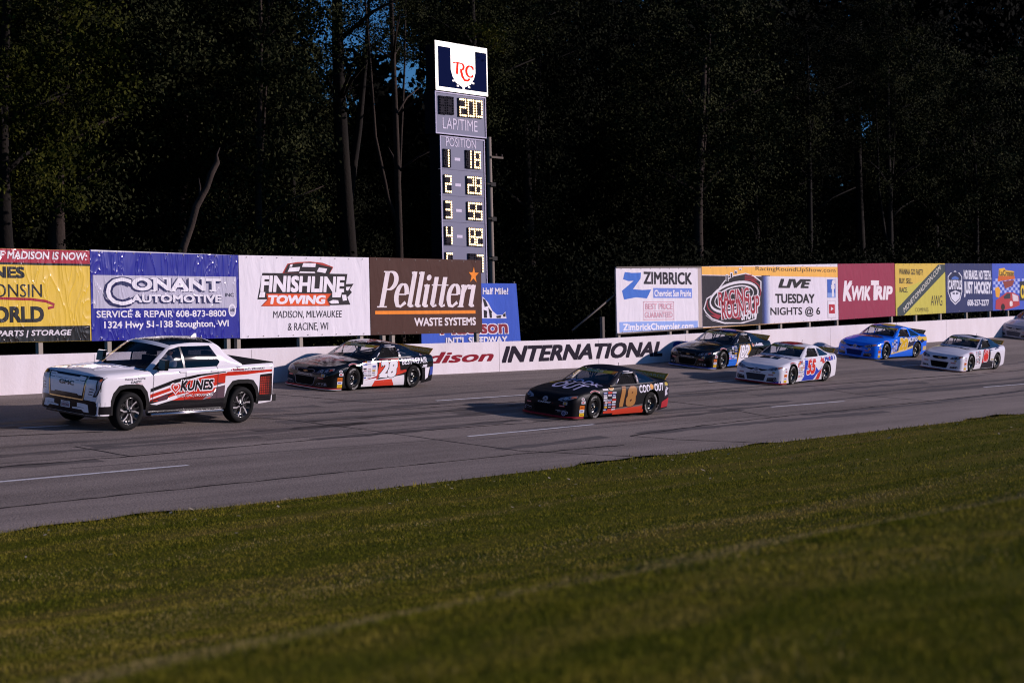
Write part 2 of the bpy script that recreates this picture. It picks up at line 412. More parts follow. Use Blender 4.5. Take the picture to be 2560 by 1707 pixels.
noise_mat('dry_grass', [(.3, (.26, .2, .07)), (.7, (.44, .34, .14))], 2, (1, 1, 1), .95, 0, (9, .3), .0, .2); np_o.data.materials.append(_M['dry_grass'])
bx, by = GV[::3, 0], GV[::3, 1]   # the crest of the bank and a few mown strips have dried out
pdry = .8*np.exp(-((by-8.1-.15*np.sin(bx*.9))/.33)**2)+.35*np.exp(-((by-14.5-.3*np.sin(bx*.4))/.5)**2)+.3*np.exp(-((by-20.5)/.35)**2)+.12*(np.sin(bx*1.3+np.sin(by*2)*1.5)*np.sin(by*1.9+bx*.3) > .55)
np_o.data.polygons.foreach_set('material_index', (rng.uniform(0, 1, len(bx)) < pdry).astype(np.int32)); tag(np_o, 'short mown olive green grass covering the infield', kind='stuff')
N = 190; X = rng.uniform(18, 66, N); Y = np.array([edge_y(x) for x in X])-np.abs(rng.normal(0, 3.2, N))-.3
lv = []
for x, y in zip(X, Y):
    z = gz(x, y)+.06; s_ = rng.uniform(.025, .06); a = rng.uniform(0, 6.28); t_ = rng.uniform(-.5, .5)
    for q in range(4):
        b = a+q*1.571; k = s_*(1 if q % 2 else .6); lv.append((x+k*math.cos(b), y+k*math.sin(b), z+k*math.sin(b-a)*t_+.02))
tag(np_mesh('fallen_leaves', np.array(lv), np.arange(len(lv)).reshape(-1, 4), 'mat:#a89c88'), 'pale dry leaves scattered on the grass near the track edge', kind='stuff')

# ------------------------------------------------------------------ track wall with its painted lettering
wm = MB(); wx = [-40, -10, 10, 20, 30, 40, 50, 55, 60] + [61+i*3 for i in range(0, 30)] + [160, 200]
for a, b in zip(wx, wx[1:]):
    vs = []
    for X in (a, b):
        zb = bank(X, YW)-.12; zt = bank(X, YW)+1.04; vs += [(X, YW, zb), (X, YW, zt-.03), (X, YW+.03, zt), (X, YW+.27, zt), (X, YW+.3, zt-.03), (X, YW+.3, zb)]
    wm.add(vs, [(i, i+6, i+7, i+1) for i in range(5)], 'paint:#e6dde0')
for X in [24.5, 30.6, 36.7, 42.8, 48.9, 55.0, 61.1, 67.2, 73.3, 79.4, 85.5, 91.6]:
    wm.add([(X-.012, YW-.003, bank(X, YW)), (X+.012, YW-.003, bank(X, YW)), (X+.012, YW-.003, bank(X, YW)+1.0), (X-.012, YW-.003, bank(X, YW)+1.0)], [(0, 1, 2, 3)], 'paint:#b8aeb0')
g = G('paint', sheet_conv(lambda p: p, YW))
g.text('Madison', (962, 908, 1234, 880), '#8a2330', .03, .3)
g.text('INTERNATIONAL', (1254, 899, 1656, 859), '#2a2530', .045, .3)
g.text('SPEEDWAY', (1676, 887, 1892, 850), '#2a4a9a', .045, .3)
g.flat(wm, lambda u, v, o: (u, YW-o*1.2, v))
tag(wm.build('track_wall'), 'white painted concrete wall with track name lettering along the far side of the track', 'wall')

# ------------------------------------------------------------------ advertising banners on posts behind the wall
YB = 42.8
c7, c8 = crop(0, 600, 3.92), crop(580, 620, 3.178)
cA, cB = crop(1500, 640, 3.794), crop(2060, 640, 4.704)
def banner(name, label, px0, px1, zs, base, draw, cr, posts, fin='vin', Y=YB, frame=None, thick=.03):
    """zs = (bottom left, top left, bottom right, top right); posts = fractions along the width"""
    X0 = on_plane(px0, 740, Y)[0]; X1 = on_plane(px1, 740, Y)[0]
    root = empty(name, label, 'banner', (X0, Y, bank(X0, 42)-.2), 'advertising banners along the wall')
    z00 = root.location.z
    zb = lambda X: zs[0]+(zs[2]-zs[0])*(X-X0)/(X1-X0); zt = lambda X: zs[1]+(zs[3]-zs[1])*(X-X0)/(X1-X0)
    mb = MB(); k = fin+':'+base
    N = 12
    for i in range(N):
        a, b = X0+(X1-X0)*i/N, X0+(X1-X0)*(i+1)/N
        vs = [(x-X0, y, z-z00) for x in (a, b) for y, z in ((0, zb(x)), (0, zt(x)), (thick, zt(x)), (thick, zb(x)))]
        mb.add(vs, [(0, 4, 5, 1), (1, 5, 6, 2), (2, 6, 7, 3), (3, 7, 4, 0)], k)
    mb.add([(0, 0, zb(X0)-z00), (0, thick, zb(X0)-z00), (0, thick, zt(X0)-z00), (0, 0, zt(X0)-z00)], [(0, 1, 2, 3)], k)
    mb.add([(X1-X0, 0, zb(X1)-z00), (X1-X0, thick, zb(X1)-z00), (X1-X0, thick, zt(X1)-z00), (X1-X0, 0, zt(X1)-z00)], [(0, 3, 2, 1)], k)
    g_ = G(fin, sheet_conv(cr, Y)); draw(g_)
    g_.flat(mb, lambda u, v, o: (min(max(u, X0), X1)-X0, -o, min(max(v, zb(u)+.004), zt(u)-.004)-z00))
    # eyelets along the hems
    for i in range(9):
        x = X0+(X1-X0)*(i+.5)/9
        for z in (zb(x)+.06, zt(x)-.06):
            mb.add([(x-X0+.02*math.cos(q*1.047), -.016, z-z00+.02*math.sin(q*1.047)) for q in range(6)], [tuple(range(6))], 'steel:#55504f')
    mb.build('panel', root)
    if frame:
        fm = MB()
        for z in (zb, zt):
            fm.add([(x-X0, y, z(x)-z00+d) for x in (X0, X1) for y, d in ((-.03, -.03), (-.03, .03), (.05, .03), (.05, -.03))], [(0, 4, 5, 1), (1, 5, 6, 2), (2, 6, 7, 3), (3, 7, 4, 0)], frame)
        fm.build('frame', root)
    for fr in posts:
        x = X0+(X1-X0)*fr; p = MB(); p.box((-.075, .033+thick, 0), (.075, .16+thick, zt(x)-z00-.08), 'mat:#a49a8e'); o = p.build('post', root); o.location = (x-X0, 0, 0)
    return root

def d_kunes(g):
    g.rect((-1300, 217, 885, 60), '#a8283c'); g.rect((-1300, 236, 885, 215), '#1c1a1c', 2)
    g.rect((-1300, 1025, 885, 852), '#1e1b1d', 1)
    g.text('KUNES RV OF MADISON IS NOW:', (-560, 186, 848, 108), '#e8dfe2', .03, .12, 3)
    g.text('KUNES', (-330, 372, 240, 258), '#262022', .05, .0, 2)
    g.text('WISCONSIN', (-470, 560, 410, 430), '#2a2426', .0, 0, 2)
    g.stroke([(-700, 640), (-300, 585), (0, 572), (300, 580), (450, 600), (530, 632), (525, 655), (470, 668)], .035, '#a02436', 2)
    g.text('RV WORLD', (-560, 812, 430, 650), '#262022', .05, 0, 2)
    g.text('SALES | SERVICE | PARTS | STORAGE', (-800, 962, 700, 888), '#ded6da', .03, .15, 3)
banner('banner', 'yellow banner with dark red top band and black bottom band at the left edge', -332, 226, (3.2, 5.72, 3.2, 5.72), '#e2bd42', d_kunes, c7, (.3, .76), 'gloss')
def d_conant(g):
    W, D = '#e9e4ec', '#1f1a50'
    g.rect((890, 130, 2345, 95), '#dcd6dc', 1)
    g.rect((912, 668, 2316, 352), '#b9b4c6', 1)
    for dx, dy, c, l in ((-14, 14, D, 2), (0, 0, D, 2.5), (0, 0, W, 3)):
        b = .09 if c == D else .045
        g.text('C', (1035+dx-(12 if c == D else 0), 640+dy+(8 if c == D else 0), 1290+dx+(10 if c == D else 0), 368+dy-(8 if c == D else 0)), c, .0 if c == W else .05, 0, l)
        g.text('ONANT', (1290+dx, 498+dy, 2165+dx, 372+dy), c, b, 0, l)
        g.text('AUTOMOTIVE', (1285+dx, 612+dy, 2170+dx, 535+dy), c, b, 0, l)
    # slab feet of the lettering
    for x0, x1, y in [(1470, 1530, 497), (1590, 1650, 378), (1660, 1720, 497), (1770, 1840, 497), (1850, 1900, 497), (1960, 2010, 378), (2050, 2120, 497), (1480, 1530, 378), (1850, 1900, 378)]:
        g.rect((x0, y+8, x1, y-8), W, 3.4)
    g.text('INC', (2205, 556, 2290, 520), '#28243c', .02)
    g.text('SERVICE & REPAIR 608-873-8800', (945, 756, 2215, 690), W, .022)
    g.text('1324 Hwy 51-138 Stoughton, WI', (1020, 876, 2240, 790), W, .025)
    g.ell((2238, 752, 2312, 625), W, 2); g.ell((2250, 735, 2300, 645), '#b9b4c6', 3); g.text('ASE', (2252, 702, 2298, 672), D, .03, 0, 4)
banner('banner', 'glossy wrinkled blue banner with a grey middle stripe and white lettering', 227.5, 597, (3.19, 5.75, 3.19, 5.7), '#23218e', d_conant, c7, (.12, .93), 'gloss')
def d_finish(g):
    K, O, W = '#2e2a2e', '#e2572a', '#efe8ee'
    g.poly([(400, 200), (440, 125), (520, 112), (620, 108), (720, 118), (805, 152), (775, 205)], '#b04038', 1)
    g.poly([(412, 198), (446, 130), (620, 114), (797, 155), (770, 205)], K, 2)
    for q in ([(440, 190), (455, 158), (540, 150), (530, 185)], [(555, 150), (565, 120), (665, 122), (660, 152)], [(530, 198), (540, 186), (655, 190), (660, 200)], [(672, 188), (690, 155), (755, 165), (740, 200)], [(455, 150), (462, 132), (480, 128), (476, 150)]):
        g.poly(q, W, 3)
    g.poly([(202, 408), (242, 198), (916, 206), (905, 286), (966, 284), (935, 330), (952, 352), (916, 392), (940, 450), (770, 455), (755, 410), (290, 408)], K, 2)
    g.poly([(768, 428), (800, 412), (842, 415), (848, 440), (790, 442)], W, 3); g.poly([(870, 372), (905, 372), (912, 415), (880, 420)], W, 3); g.poly([(905, 310), (940, 308), (920, 340), (905, 335)], W, 3)
    g.text('FINISHLINE', (222, 352, 895, 222), W, .05, .12, 4); g.poly([(222, 350), (262, 350), (258, 392), (212, 392)], W, 4)
    g.poly([(795, 350), (870, 350), (860, 392), (795, 392)], W, 4)
    g.poly([(230, 462), (280, 410), (270, 362), (790, 362), (755, 410), (778, 460)], '#b03c24', 3); g.poly([(240, 458), (288, 410), (278, 366), (780, 366), (748, 410), (768, 456)], O, 4)
    g.text('TOWING', (285, 446, 742, 374), W, .06, .15, 5)
    g.text('MADISON, MILWAUKEE', (325, 562, 873, 498), '#37333a', .0, .12)
    g.text('& RACINE, WI', (443, 662, 765, 592), '#37333a', .0, .1)
banner('banner', 'white banner with a chequered flag emblem over an orange ribbon', 598.5, 924, (3.17, 5.7, 3.19, 5.73), '#e6dfe6', d_finish, c8, (.0, .46, .94))
NIB = (.018, .052)
def serif(ch):
    q = []
    e = lambda cx, cy, rx, ry, a0, a1: ell(cx, cy, rx, ry, 14, a0, a1)
    if ch == 'P': q = [[(.16, 0), (.16, 1)], [(.16, .975), (.26, .985)] + e(.27, .74, .2, .245, 90, -90) + [(.16, .49)], [(.02, .015), (.32, .015)], [(.04, .985), (.2, .985)]]; w = .5
    elif ch == 'l': q = [[(.1, .04), (.1, 1)], [(0, .96), (.1, .985)], [(.1, .06), (.14, .015), (.22, .05)]]; w = .235
    elif ch == 'i': q = [[(.1, .04), (.1, .64)], [(0, .6), (.1, .63)], [(.1, .06), (.14, .015), (.22, .05)]]; w = .235
    elif ch == 't': q = [[(.12, .08), (.12, .86)], [(0, .63), (.27, .63)], [(.12, .1), (.16, .02), (.26, .06)]]; w = .28
    elif ch == 'e': q = [[(.07, .36), (.36, .36)], [(.37, .36)] + e(.215, .345, .155, .3, 5, 200) + [(.08, .2), (.14, .05), (.24, .02), (.38, .14)]]; w = .42
    elif ch == 'r': q = [[(.1, 0), (.1, .64)], [(0, .6), (.1, .63)], [(.1, .4), (.16, .56), (.24, .63), (.31, .6), (.31, .52)], [(0, .012), (.2, .012)]]; w = .33
    return q, w
def serif_text(g, s, b, c, shear=.22, lay=2):
    x0, y0, x1, y1 = g.rbox(b); P = []; cx = 0
    for ch in s:
        q, wd = serif(ch)
        for pl in q: P.append(strokepoly([(cx+p[0], p[1]) for p in pl], 0, NIB))
        if ch == 'i' and cx < 1.9: P.append((ell(cx+.11, .84, .075, .085, 14), None))
        cx += wd
    for k_, (v, f) in enumerate(P):
        v = [(x0+(p[0]+p[1]*shear)/(cx+shear*.5)*(x1-x0), y0+p[1]*(y1-y0)) for p in v]
        g.put(v, f or tess(v), c, lay+.3*(k_ % 5))
def d_pell(g):
    W, O = '#e6dadc', '#f08a2c'
    serif_text(g, 'Pellitteri', (1142, 470, 1945, 190), W)
    g.rect((1137, 524, 1934, 497), O)
    g.text('WASTE SYSTEMS', (1448, 617, 1936, 552), W, .035)
    st = [(1918+(42 if i % 2 == 0 else 17)*math.sin(i*math.pi/5+.05), 216-(68 if i % 2 == 0 else 26)*math.cos(i*math.pi/5+.05)) for i in range(10)]
    g.poly(st, O, 3)
banner('banner', 'brown banner with white italic serif lettering, orange bar and orange star', 926, 1204, (3.19, 5.74, 3.2, 5.74), '#4a2e26', d_pell, c8, (.12, .2, .97))
# blue tarp hung further back
def d_tarp(g):
    W, Rd = '#e6e0ea', '#8a2b3a'
    g.text("WISCONSIN'S FASTEST Half Mile!", (1400, 368, 2187, 312), W, .03, .1)
    g.poly([(1960, 560), (1985, 385), (2030, 430), (2065, 500), (2100, 532), (2140, 530), (2160, 505), (2165, 560)], W, 1.5)
    for q in ([(1985, 400), (2008, 410), (2030, 460), (2000, 470)], [(2030, 470), (2060, 505), (2062, 555), (2040, 555)], [(2090, 540), (2130, 535), (2130, 556), (2095, 556)], [(1990, 490), (2020, 500), (2020, 555), (1990, 555)], [(2140, 530), (2160, 515), (2160, 545), (2145, 548)]): g.poly(q, '#221f2a', 2)
    g.text('Madison', (1648, 690, 2176, 566), W, .075, .0, 2.5)
    g.text('Madison', (1655, 683, 2170, 573), Rd, .035, .0, 3)
    g.text("INT'L SPEEDWAY", (1695, 762, 2165, 703), W, .04, .05, 3)
def d_zim(g):
    B, L, Rr = '#3f6fc4', '#8fa9e4', '#d6a3b0'
    g.poly([(235, 152), (300, 160), (388, 158), (384, 215), (312, 315), (400, 322), (485, 318), (445, 402), (340, 392), (228, 414), (208, 330), (318, 236), (268, 238), (218, 220)], B)
    g.text('ZIMBRICK', (412, 270, 872, 152), '#2a2630', .035)
    g.rect((505, 398, 872, 305), '#6d88d4'); g.text('Chevrolet Sun Prairie', (515, 386, 862, 322), '#e8e4f0', .04)
    for b in ((412, 440, 702, 433), (412, 606, 702, 599), (412, 606, 417, 433), (697, 606, 702, 433), (420, 522, 694, 518)): g.rect(b, Rr, 1)
    g.text('BEST PRICE', (428, 507, 688, 450), Rr, .03); g.text('GUARANTEED', (424, 586, 688, 530), Rr, .03)
    g.rect((184, 715, 928, 620), L); g.text('ZimbrickChevrolet.com', (218, 700, 886, 636), '#ece8f2', .04)
    g.rect((932, 700, 968, 100), '#b9a9a2', 1)
banner('banner', 'white board with a blue letter Z ribbon and pale blue bottom band', 1541, 1754, (3.03, 5.6, 3.19, 5.7), '#e4dde4', d_zim, cA, (.04, .63, .83), frame='mat:#6d655f')
def d_round(g):
    W, Rd, K = '#ded8de', '#9c2f3d', '#211e24'
    g.rect((962, 190, 2255, 85), '#f0b455', 1); g.rect((968, 665, 1535, 190), '#2a2830', 1)
    for i in range(9): g.rect((1535+i*9, 650, 1545+i*9, 185), ['#2a3050', '#343c66', '#44508a', '#5a6aa6', '#7884b8', '#98a2c8', '#b4bad4', '#ccccdc', '#dad6e0'][i], 1)
    g.text('RacingRoundUpShow.com', (1475, 158, 2232, 108), '#4a3b2c', .012)
    g.poly([(980, 500), (1010, 400), (1090, 350), (1180, 230), (1260, 185), (1380, 160), (1460, 185), (1530, 240), (1530, 330), (1500, 480), (1480, 600), (1350, 640), (1180, 640), (1060, 600), (1000, 540)], W, 2)
    g.poly([(990, 500), (1018, 408), (1098, 358), (1186, 240), (1262, 195), (1380, 170), (1452, 195), (1520, 245), (1520, 330), (1490, 480), (1470, 592), (1345, 630), (1180, 628), (1066, 590), (1010, 535)], K, 3)
    def ringd(cx, cy, rx, ry, wd, c, l, a0=0, a1=360, rt=-18):
        pts = []
        for i in range(33):
            a = R(a0+(a1-a0)*i/32); x, y = rx*math.cos(a), ry*math.sin(a); pts.append((cx+x*math.cos(R(rt))-y*math.sin(R(rt)), cy+x*math.sin(R(rt))+y*math.cos(R(rt))))
        g.stroke(pts, wd, c, l)
    ringd(1270, 390, 235, 130, .055, W, 4); ringd(1270, 390, 190, 95, .03, W, 4); ringd(1260, 400, 255, 160, .03, Rd, 4, 100, 200); ringd(1280, 385, 250, 150, .03, Rd, 4, -40, 30)
    for i in range(4): g.rect((1190+i*42, 240-i*36, 1216+i*42, 175-i*20), W, 4); g.rect((1196+i*42, 240-i*36, 1210+i*42, 185-i*20), K, 4.5)
    for i in range(4): g.rect((1370, 186+i*16, 1440+i*16, 178+i*16), Rd, 4.5)
    for b, s, c in (((1120, 452, 1412, 318), 'RACING', Rd), ((1150, 570, 1510, 400), 'ROUNDUP', Rd)):
        g.text(s, (b[0]-8, b[1]+6, b[2]+8, b[3]-6), W, .085, .0, 5, 5); g.text(s, b, c, .03, .0, 6, 5)
    g.poly([(1040, 560), (1150, 560), (1120, 600)], Rd, 5); g.poly([(1230, 580), (1340, 570), (1320, 605)], Rd, 5)
    g.text('SHOW', (1335, 602, 1482, 512), W, .05, .05, 6, 3)
    g.stroke([(1000, 560), (1060, 610), (1180, 640), (1320, 635), (1470, 600)], .012, W, 5)
    g.text('LIVE', (1690, 305, 2000, 218), K, .06, .25); g.text('TUESDAY', (1662, 448, 2035, 358), K, .035); g.text('NIGHTS @ 6', (1615, 578, 2088, 482), K, .02)
    g.rect((2155, 395, 2233, 222), '#3b62b4', 2); g.rect((2155, 395, 2233, 350), '#7f9ad2', 3); g.text('f', (2190, 388, 2230, 225), W, .06, 0, 4)
    g.rect((2158, 588, 2236, 420), '#c9bfc6', 2); g.rect((2163, 580, 2231, 428), '#e2dce2', 3); g.rect((2170, 545, 2226, 458), '#b02838', 4); g.poly([(2188, 480), (2188, 520), (2212, 500)], W, 5)
    g.rect((968, 683, 2258, 664), '#c89a5a', 2)
banner('banner', 'wide banner with an orange top strip and a dark emblem at its left', 1755.5, 2095, (3.17, 5.72, 3.43, 6.0), '#e0d8e0', d_round, cA, (.13, .4, .56, .78))
def d_kwik(g):
    W = '#e8dde0'
    x = (218, 806)
    g.text('K', (218, 532, 335, 292), W, .05, .22, 2); g.text('WIK', (325, 525, 548, 352), W, .05, .2, 2)
    g.text('T', (552, 520, 648, 288), W, .06, .1, 2); g.text('RIP', (600, 515, 806, 352), W, .05, .18, 2)
banner('banner', 'plain dark red banner with white slanted lettering', 2096, 2237.5, (3.43, 6.0, 3.57, 6.12), '#93304a', d_kwik, cB, (.0, .96))
def d_move(g):
    K = '#4a4232'; D = '#39464a'
    g.poly([(848, 420), (848, 705), (1432, 680), (1432, 180)], '#c2b84e', .5)
    g.poly([(862, 705), (862, 615), (1345, 100), (1425, 100), (1425, 185), (940, 708)], D, 1)
    g.text('WANNA GO FAST?', (882, 222, 1160, 152), K, .02); g.text('BUY. SELL.', (885, 325, 1040, 260), K, .02); g.text('RACE.', (888, 430, 982, 368), K, .02)
    x0, z0 = g.cv((940, 660)); x1, z1 = g.cv((1372, 150)); L = math.hypot(x1-x0, z1-z0); a = math.atan2(z1-z0, x1-x0)
    v, f = text2d('MOVETOMADISON.COM', .0, .1)
    g.put([(x0+p[0]*L*math.cos(a)-(p[1]-.15)*.2*math.sin(a)*1.3, z0+p[0]*L*math.sin(a)+(p[1]-.15)*.2*math.cos(a)*1.3) for p in v], f, '#e0dccf', 3)
    g.text('AWG', (1255, 585, 1390, 462), K, .0, .05); g.text('COMPASS', (1070, 655, 1228, 608), '#6a6238', .0)
banner('banner', 'yellow banner crossed by a dark diagonal stripe', 2239, 2364, (3.57, 6.1, 3.68, 6.19), '#d3b34c', d_move, cB, (.42, .92))
def d_caps(g):
    W, D = '#d8d8e4', '#1a2348'
    g.poly([(1455, 240), (1490, 195), (1515, 205), (1540, 168), (1565, 205), (1590, 195), (1622, 240), (1625, 420), (1600, 520), (1543, 575), (1490, 520), (1455, 420)], W, 1)
    g.poly([(1463, 245), (1492, 208), (1540, 185), (1588, 208), (1614, 245), (1616, 420), (1592, 512), (1543, 558), (1497, 512), (1463, 420)], D, 2)
    g.poly([(1500, 255), (1540, 235), (1580, 255), (1580, 275), (1500, 275)], '#4a6ab4', 3)
    g.text('CAPITOLS', (1462, 395, 1616, 282), W, .05, 0, 4); g.poly([(1485, 430), (1543, 405), (1602, 430), (1590, 500), (1543, 545), (1498, 500)], W, 3); g.poly([(1500, 440), (1535, 425), (1535, 455)], D, 4); g.poly([(1588, 440), (1552, 425), (1552, 455)], D, 4)
    g.text('NO BRAKES. NO TEETH.', (1642, 278, 1965, 168), W, .05); g.text('JUST HOCKEY.', (1645, 485, 1970, 300), W, .06); g.text('608-257-2277', (1685, 585, 1938, 512), W, .035)
banner('banner', 'navy banner with a pale helmet crest and white lettering', 2364.5, 2481, (3.68, 6.19, 3.77, 6.27), '#26305e', d_caps, cB, (.46, .97))
def d_lacrosse(g):
    rr = random.Random(2)
    for j in range(5):
        for i in range(22):
            if (i+j) % 2: g.rect((1990+i*26, 300+j*34, 2016+i*26, 266+j*34), '#a9b4e6', 1)
    g.poly([(2050, 280), (2055, 150), (2120, 140), (2135, 165), (2235, 180), (2230, 270)], '#e0b032', 2); g.poly([(2040, 300), (2050, 235), (2240, 235), (2245, 270)], '#c8622a', 2.5)
    g.text('LaCrosse', (2060, 235, 2230, 165), '#5a4326', .03, .1, 3)
    g.poly([(2100, 300), (2240, 280), (2215, 350), (2130, 385)], '#8a4038', 2)
    g.poly([(2010, 380), (2050, 360), (2075, 400), (2060, 490), (2020, 480)], '#e0a030', 2)
    g.poly([(2015, 625), (2020, 520), (2090, 470), (2150, 425), (2230, 430), (2290, 470), (2300, 580), (2220, 610), (2110, 640)], '#b03a40', 3)
    g.poly([(2110, 480), (2150, 440), (2190, 440), (2190, 500), (2120, 505)], '#30343c', 4); g.poly([(2210, 440), (2280, 470), (2285, 530), (2220, 530)], '#d8c8cc', 4); g.ell((2080, 640, 2125, 560), '#20181c', 5); g.text('8', (2180, 590, 2215, 530), '#e8e0e0', .05, 0, 5)
    g.poly([(2300, 525), (2300, 300), (2420, 285), (2420, 520)], '#22283a', 3); g.text('OK', (2310, 500, 2400, 340), '#e0c030', .05, 0, 4)
banner('banner', 'blue banner with a red race car picture at the right edge', 2481.5, 2640, (3.77, 6.27, 3.9, 6.4), '#4058b8', d_lacrosse, cB, (.25, .75))
# the tarp hangs between two thin poles
troot = empty('hanging_tarp', 'blue tarp with red track lettering hanging behind the brown banner', 'banner', (54.8, 45, 2.0))
tmb = MB(); TX0, TX1 = 54.8, 60.75
def tarp_pt(u, v, o):
    x = u; k = (v-2.6)/2.5; return (x-54.8+(.25*(1-k)*(x-TX0)/6), -o-.04*math.sin(x*2.1), v-2.0)
N = 14
vs = [tarp_pt(TX0+(TX1-.25-TX0)*i/N, z, 0) for i in range(N+1) for z in (2.3, 3.2, 4.1, 5.02)]
tmb.add(vs, [(i*4+j, i*4+4+j, i*4+5+j, i*4+1+j) for i in range(N) for j in range(3)], 'vin:#3a5cc0', True)
tmb.add([(p[0], p[1]+.012, p[2]) for p in vs], [(i*4+1+j, i*4+5+j, i*4+4+j, i*4+j) for i in range(N) for j in range(3)], 'vin:#3a5cc0', True)
g = G('vin', sheet_conv(c8, 45)); d_tarp(g)
bmx = bmesh.new()
def split_x(v, f, xs_):
    bm = bmesh.new(); vv = [bm.verts.new((p[0], p[1], 0)) for p in v]
    for t in f:
        try: bm.faces.new([vv[i] for i in t])
        except ValueError: pass
    for x in xs_: bmesh.ops.bisect_plane(bm, geom=bm.verts[:]+bm.edges[:]+bm.faces[:], plane_co=(x, 0, 0), plane_no=(1, 0, 0))
    bm.verts.index_update(); r_ = [(p.co.x, p.co.y) for p in bm.verts], [tuple(q.index for q in fc.verts) for fc in bm.faces]; bm.free(); return r_
gx = [TX0+(TX1-.25-TX0)*i/N for i in range(N+1)]
for v, f, c, l in g.it:
    v, f = split_x([(max(p[0], TX0+.02), max(p[1], 2.32)) for p in v], f, gx); tmb.add([tarp_pt(p[0], p[1], .004+l*.004) for p in v], f, c)
tmb.build('panel', troot)
for x in (0.05, 5.7):
    p = MB(); p.tube([(x, .06, -.6), (x, .06, 3.1)], .04, 'mat:#6e675e'); p.build('pole', troot)
# loose boards and a leaning brace at the end of the right row
br = MB(); br.tube([(62.2, 43.6, 3.2), (64.3, 42.95, 4.6)], .035, 'mat:#7a7068', 6); tag(br.build('brace_pole'), 'thin grey brace pole slanting up to the left end of the white board', 'pole')
cb = empty('control_cabinet', 'weathered wooden utility post and box beside the left end of the white board', 'cabinet', (63.4, 43.0, 1.7))
p = MB(); p.box((-.03, 0, 0), (.12, .12, 2.0), 'mat:#6a625c'); p.build('post', cb); p = MB(); p.box((-.16, -.1, .35), (.3, -.002, 1.0), 'mat:#4e4a48'); p.box((-.14, -.115, .37), (.28, -.1, .98), 'mat:#565250'); p.build('box', cb)

# ------------------------------------------------------------------ scoreboard tower
YS = 47.0
sb = empty('scoreboard', 'tall grey scoreboard tower with lit digits under an illuminated sign', 'scoreboard', (60, YS, 1.5))
S = lambda X, Z, o=0.0: (X-60, -o, Z-1.5)
def sbox(name, X0, X1, Z0, Z1, Y0, dep, key, frame=None):
    p = MB(); p.box((X0-60, Y0+.004, Z0-1.5), (X1-60, Y0+dep, Z1-1.5), 'mat:#17161b'); p.add([(X0-60, Y0, Z0-1.5), (X1-60, Y0, Z0-1.5), (X1-60, Y0, Z1-1.5), (X0-60, Y0, Z1-1.5)], [(0, 1, 2, 3)], key)
    if frame:
        for a, b in (((X0, Z0), (X1, Z0+.045)), ((X0, Z1-.045), (X1, Z1)), ((X0, Z0+.045), (X0+.045, Z1-.045)), ((X1-.045, Z0+.045), (X1, Z1-.045))):
            p.box((a[0]-60, Y0-.03, a[1]-1.5), (b[0]-60, Y0-.002, b[1]-1.5), frame)
    return p
cS = crop(1060, 90, 2.49)
# illuminated sign
p = sbox('sign_box', 58.42, 61.66, 12.38, 14.08, 0, .45, 'mat:#2a2830')
g = G('emit', sheet_conv(cS, YS)); EW = 'emit:#fff6ee*1.1'
g.rect((70, 356, 394, 54), EW, 1)
conv = g.conv; g.conv = None
x0, x1, z0, z1 = 58.6, 61.6, 12.5, 14.02
g.rect((x0, z0, x1, z1), 'emit:#0c1230*.6', 2)
cx = 60.12
sh = [(cx-.76, z1), (cx+.76, z1), (cx+.76, 13.2), (cx+.66, 12.95), (cx+.45, 12.72), (cx, 12.56), (cx-.45, 12.72), (cx-.66, 12.95), (cx-.76, 13.2)]
g.poly([(a, b) for a, b in sh], EW, 3)
RD = 'emit:#e0281c*.9'
def nibs(pl, h=(.02, .05)): v, f = strokepoly(pl, 0, h); g.put(v, f, RD, 4)
nibs([(59.5, 13.47), (59.68, 13.5), (59.95, 13.49)]); nibs([(59.78, 13.48), (59.72, 13.05)])
nibs([(59.85, 13.48)] + ell(59.98, 13.36, .17, .12, 10, 80, -80) + [(59.9, 13.23)]); nibs([(59.98, 13.22), (60.06, 13.0), (60.2, 12.86), (60.4, 12.86), (60.52, 12.95)], (.03, .05))
nibs(ell(60.55, 13.22, .24, .21, 16, 40, 320), (.022, .055)); nibs([(60.72, 13.42), (60.74, 13.3)], (.02, .03))
for i in range(9):
    a = R(212+i*14.5); g.rect((cx+.72*math.cos(a)-.06, 13.05+.5*math.sin(a)-.03, cx+.72*math.cos(a)+.06, 13.05+.5*math.sin(a)+.03), 'emit:#0c1230*.6' if i % 2 else EW, 3.5)
g.conv = conv
g.flat(p, lambda u, v, o: S(u, v, o+.002)); p.build('sign_box', sb)
PC, PF = 'satin:#75768c', 'satin:#b9b3cc'
p = sbox('lap_panel', 58.42, 61.55, 10.72, 12.32, .05, .5, PC, PF)
g = G('satin', sheet_conv(cS, YS)); g.text('LAP/TIME', (122, 588, 338, 518), '#cfc6da', .01)
g.flat(p, lambda u, v, o: S(u, v, o-.047)); p.build('lap_panel', sb)
p = sbox('position_panel', 58.66, 61.42, 3.4, 10.66, .05, .5, PC, PF)
g = G('satin', sheet_conv(cS, YS)); g.text('POSITION', (142, 695, 328, 638), '#cfc6da', .01)
for y in (767, 927, 1086, 1247): g.rect((196+(y-767)*.03, y+10, 231+(y-767)*.03, y-8), '#cfc6da')
for y in (838, 1000, 1162, 1310): g.rect((96+(y-838)*.04, y+1, 384+(y-838)*.02, y-1), '#4a4862')
g.flat(p, lambda u, v, o: S(u, v, o-.047)); p.build('position_panel', sb)
SEG = {'0': 'abcdef', '1': 'bc', '2': 'abged', '3': 'abgcd', '4': 'fgbc', '5': 'afgcd', '7': 'abc', '8': 'abcdefg', ' ': '', 'i': 'bc'}
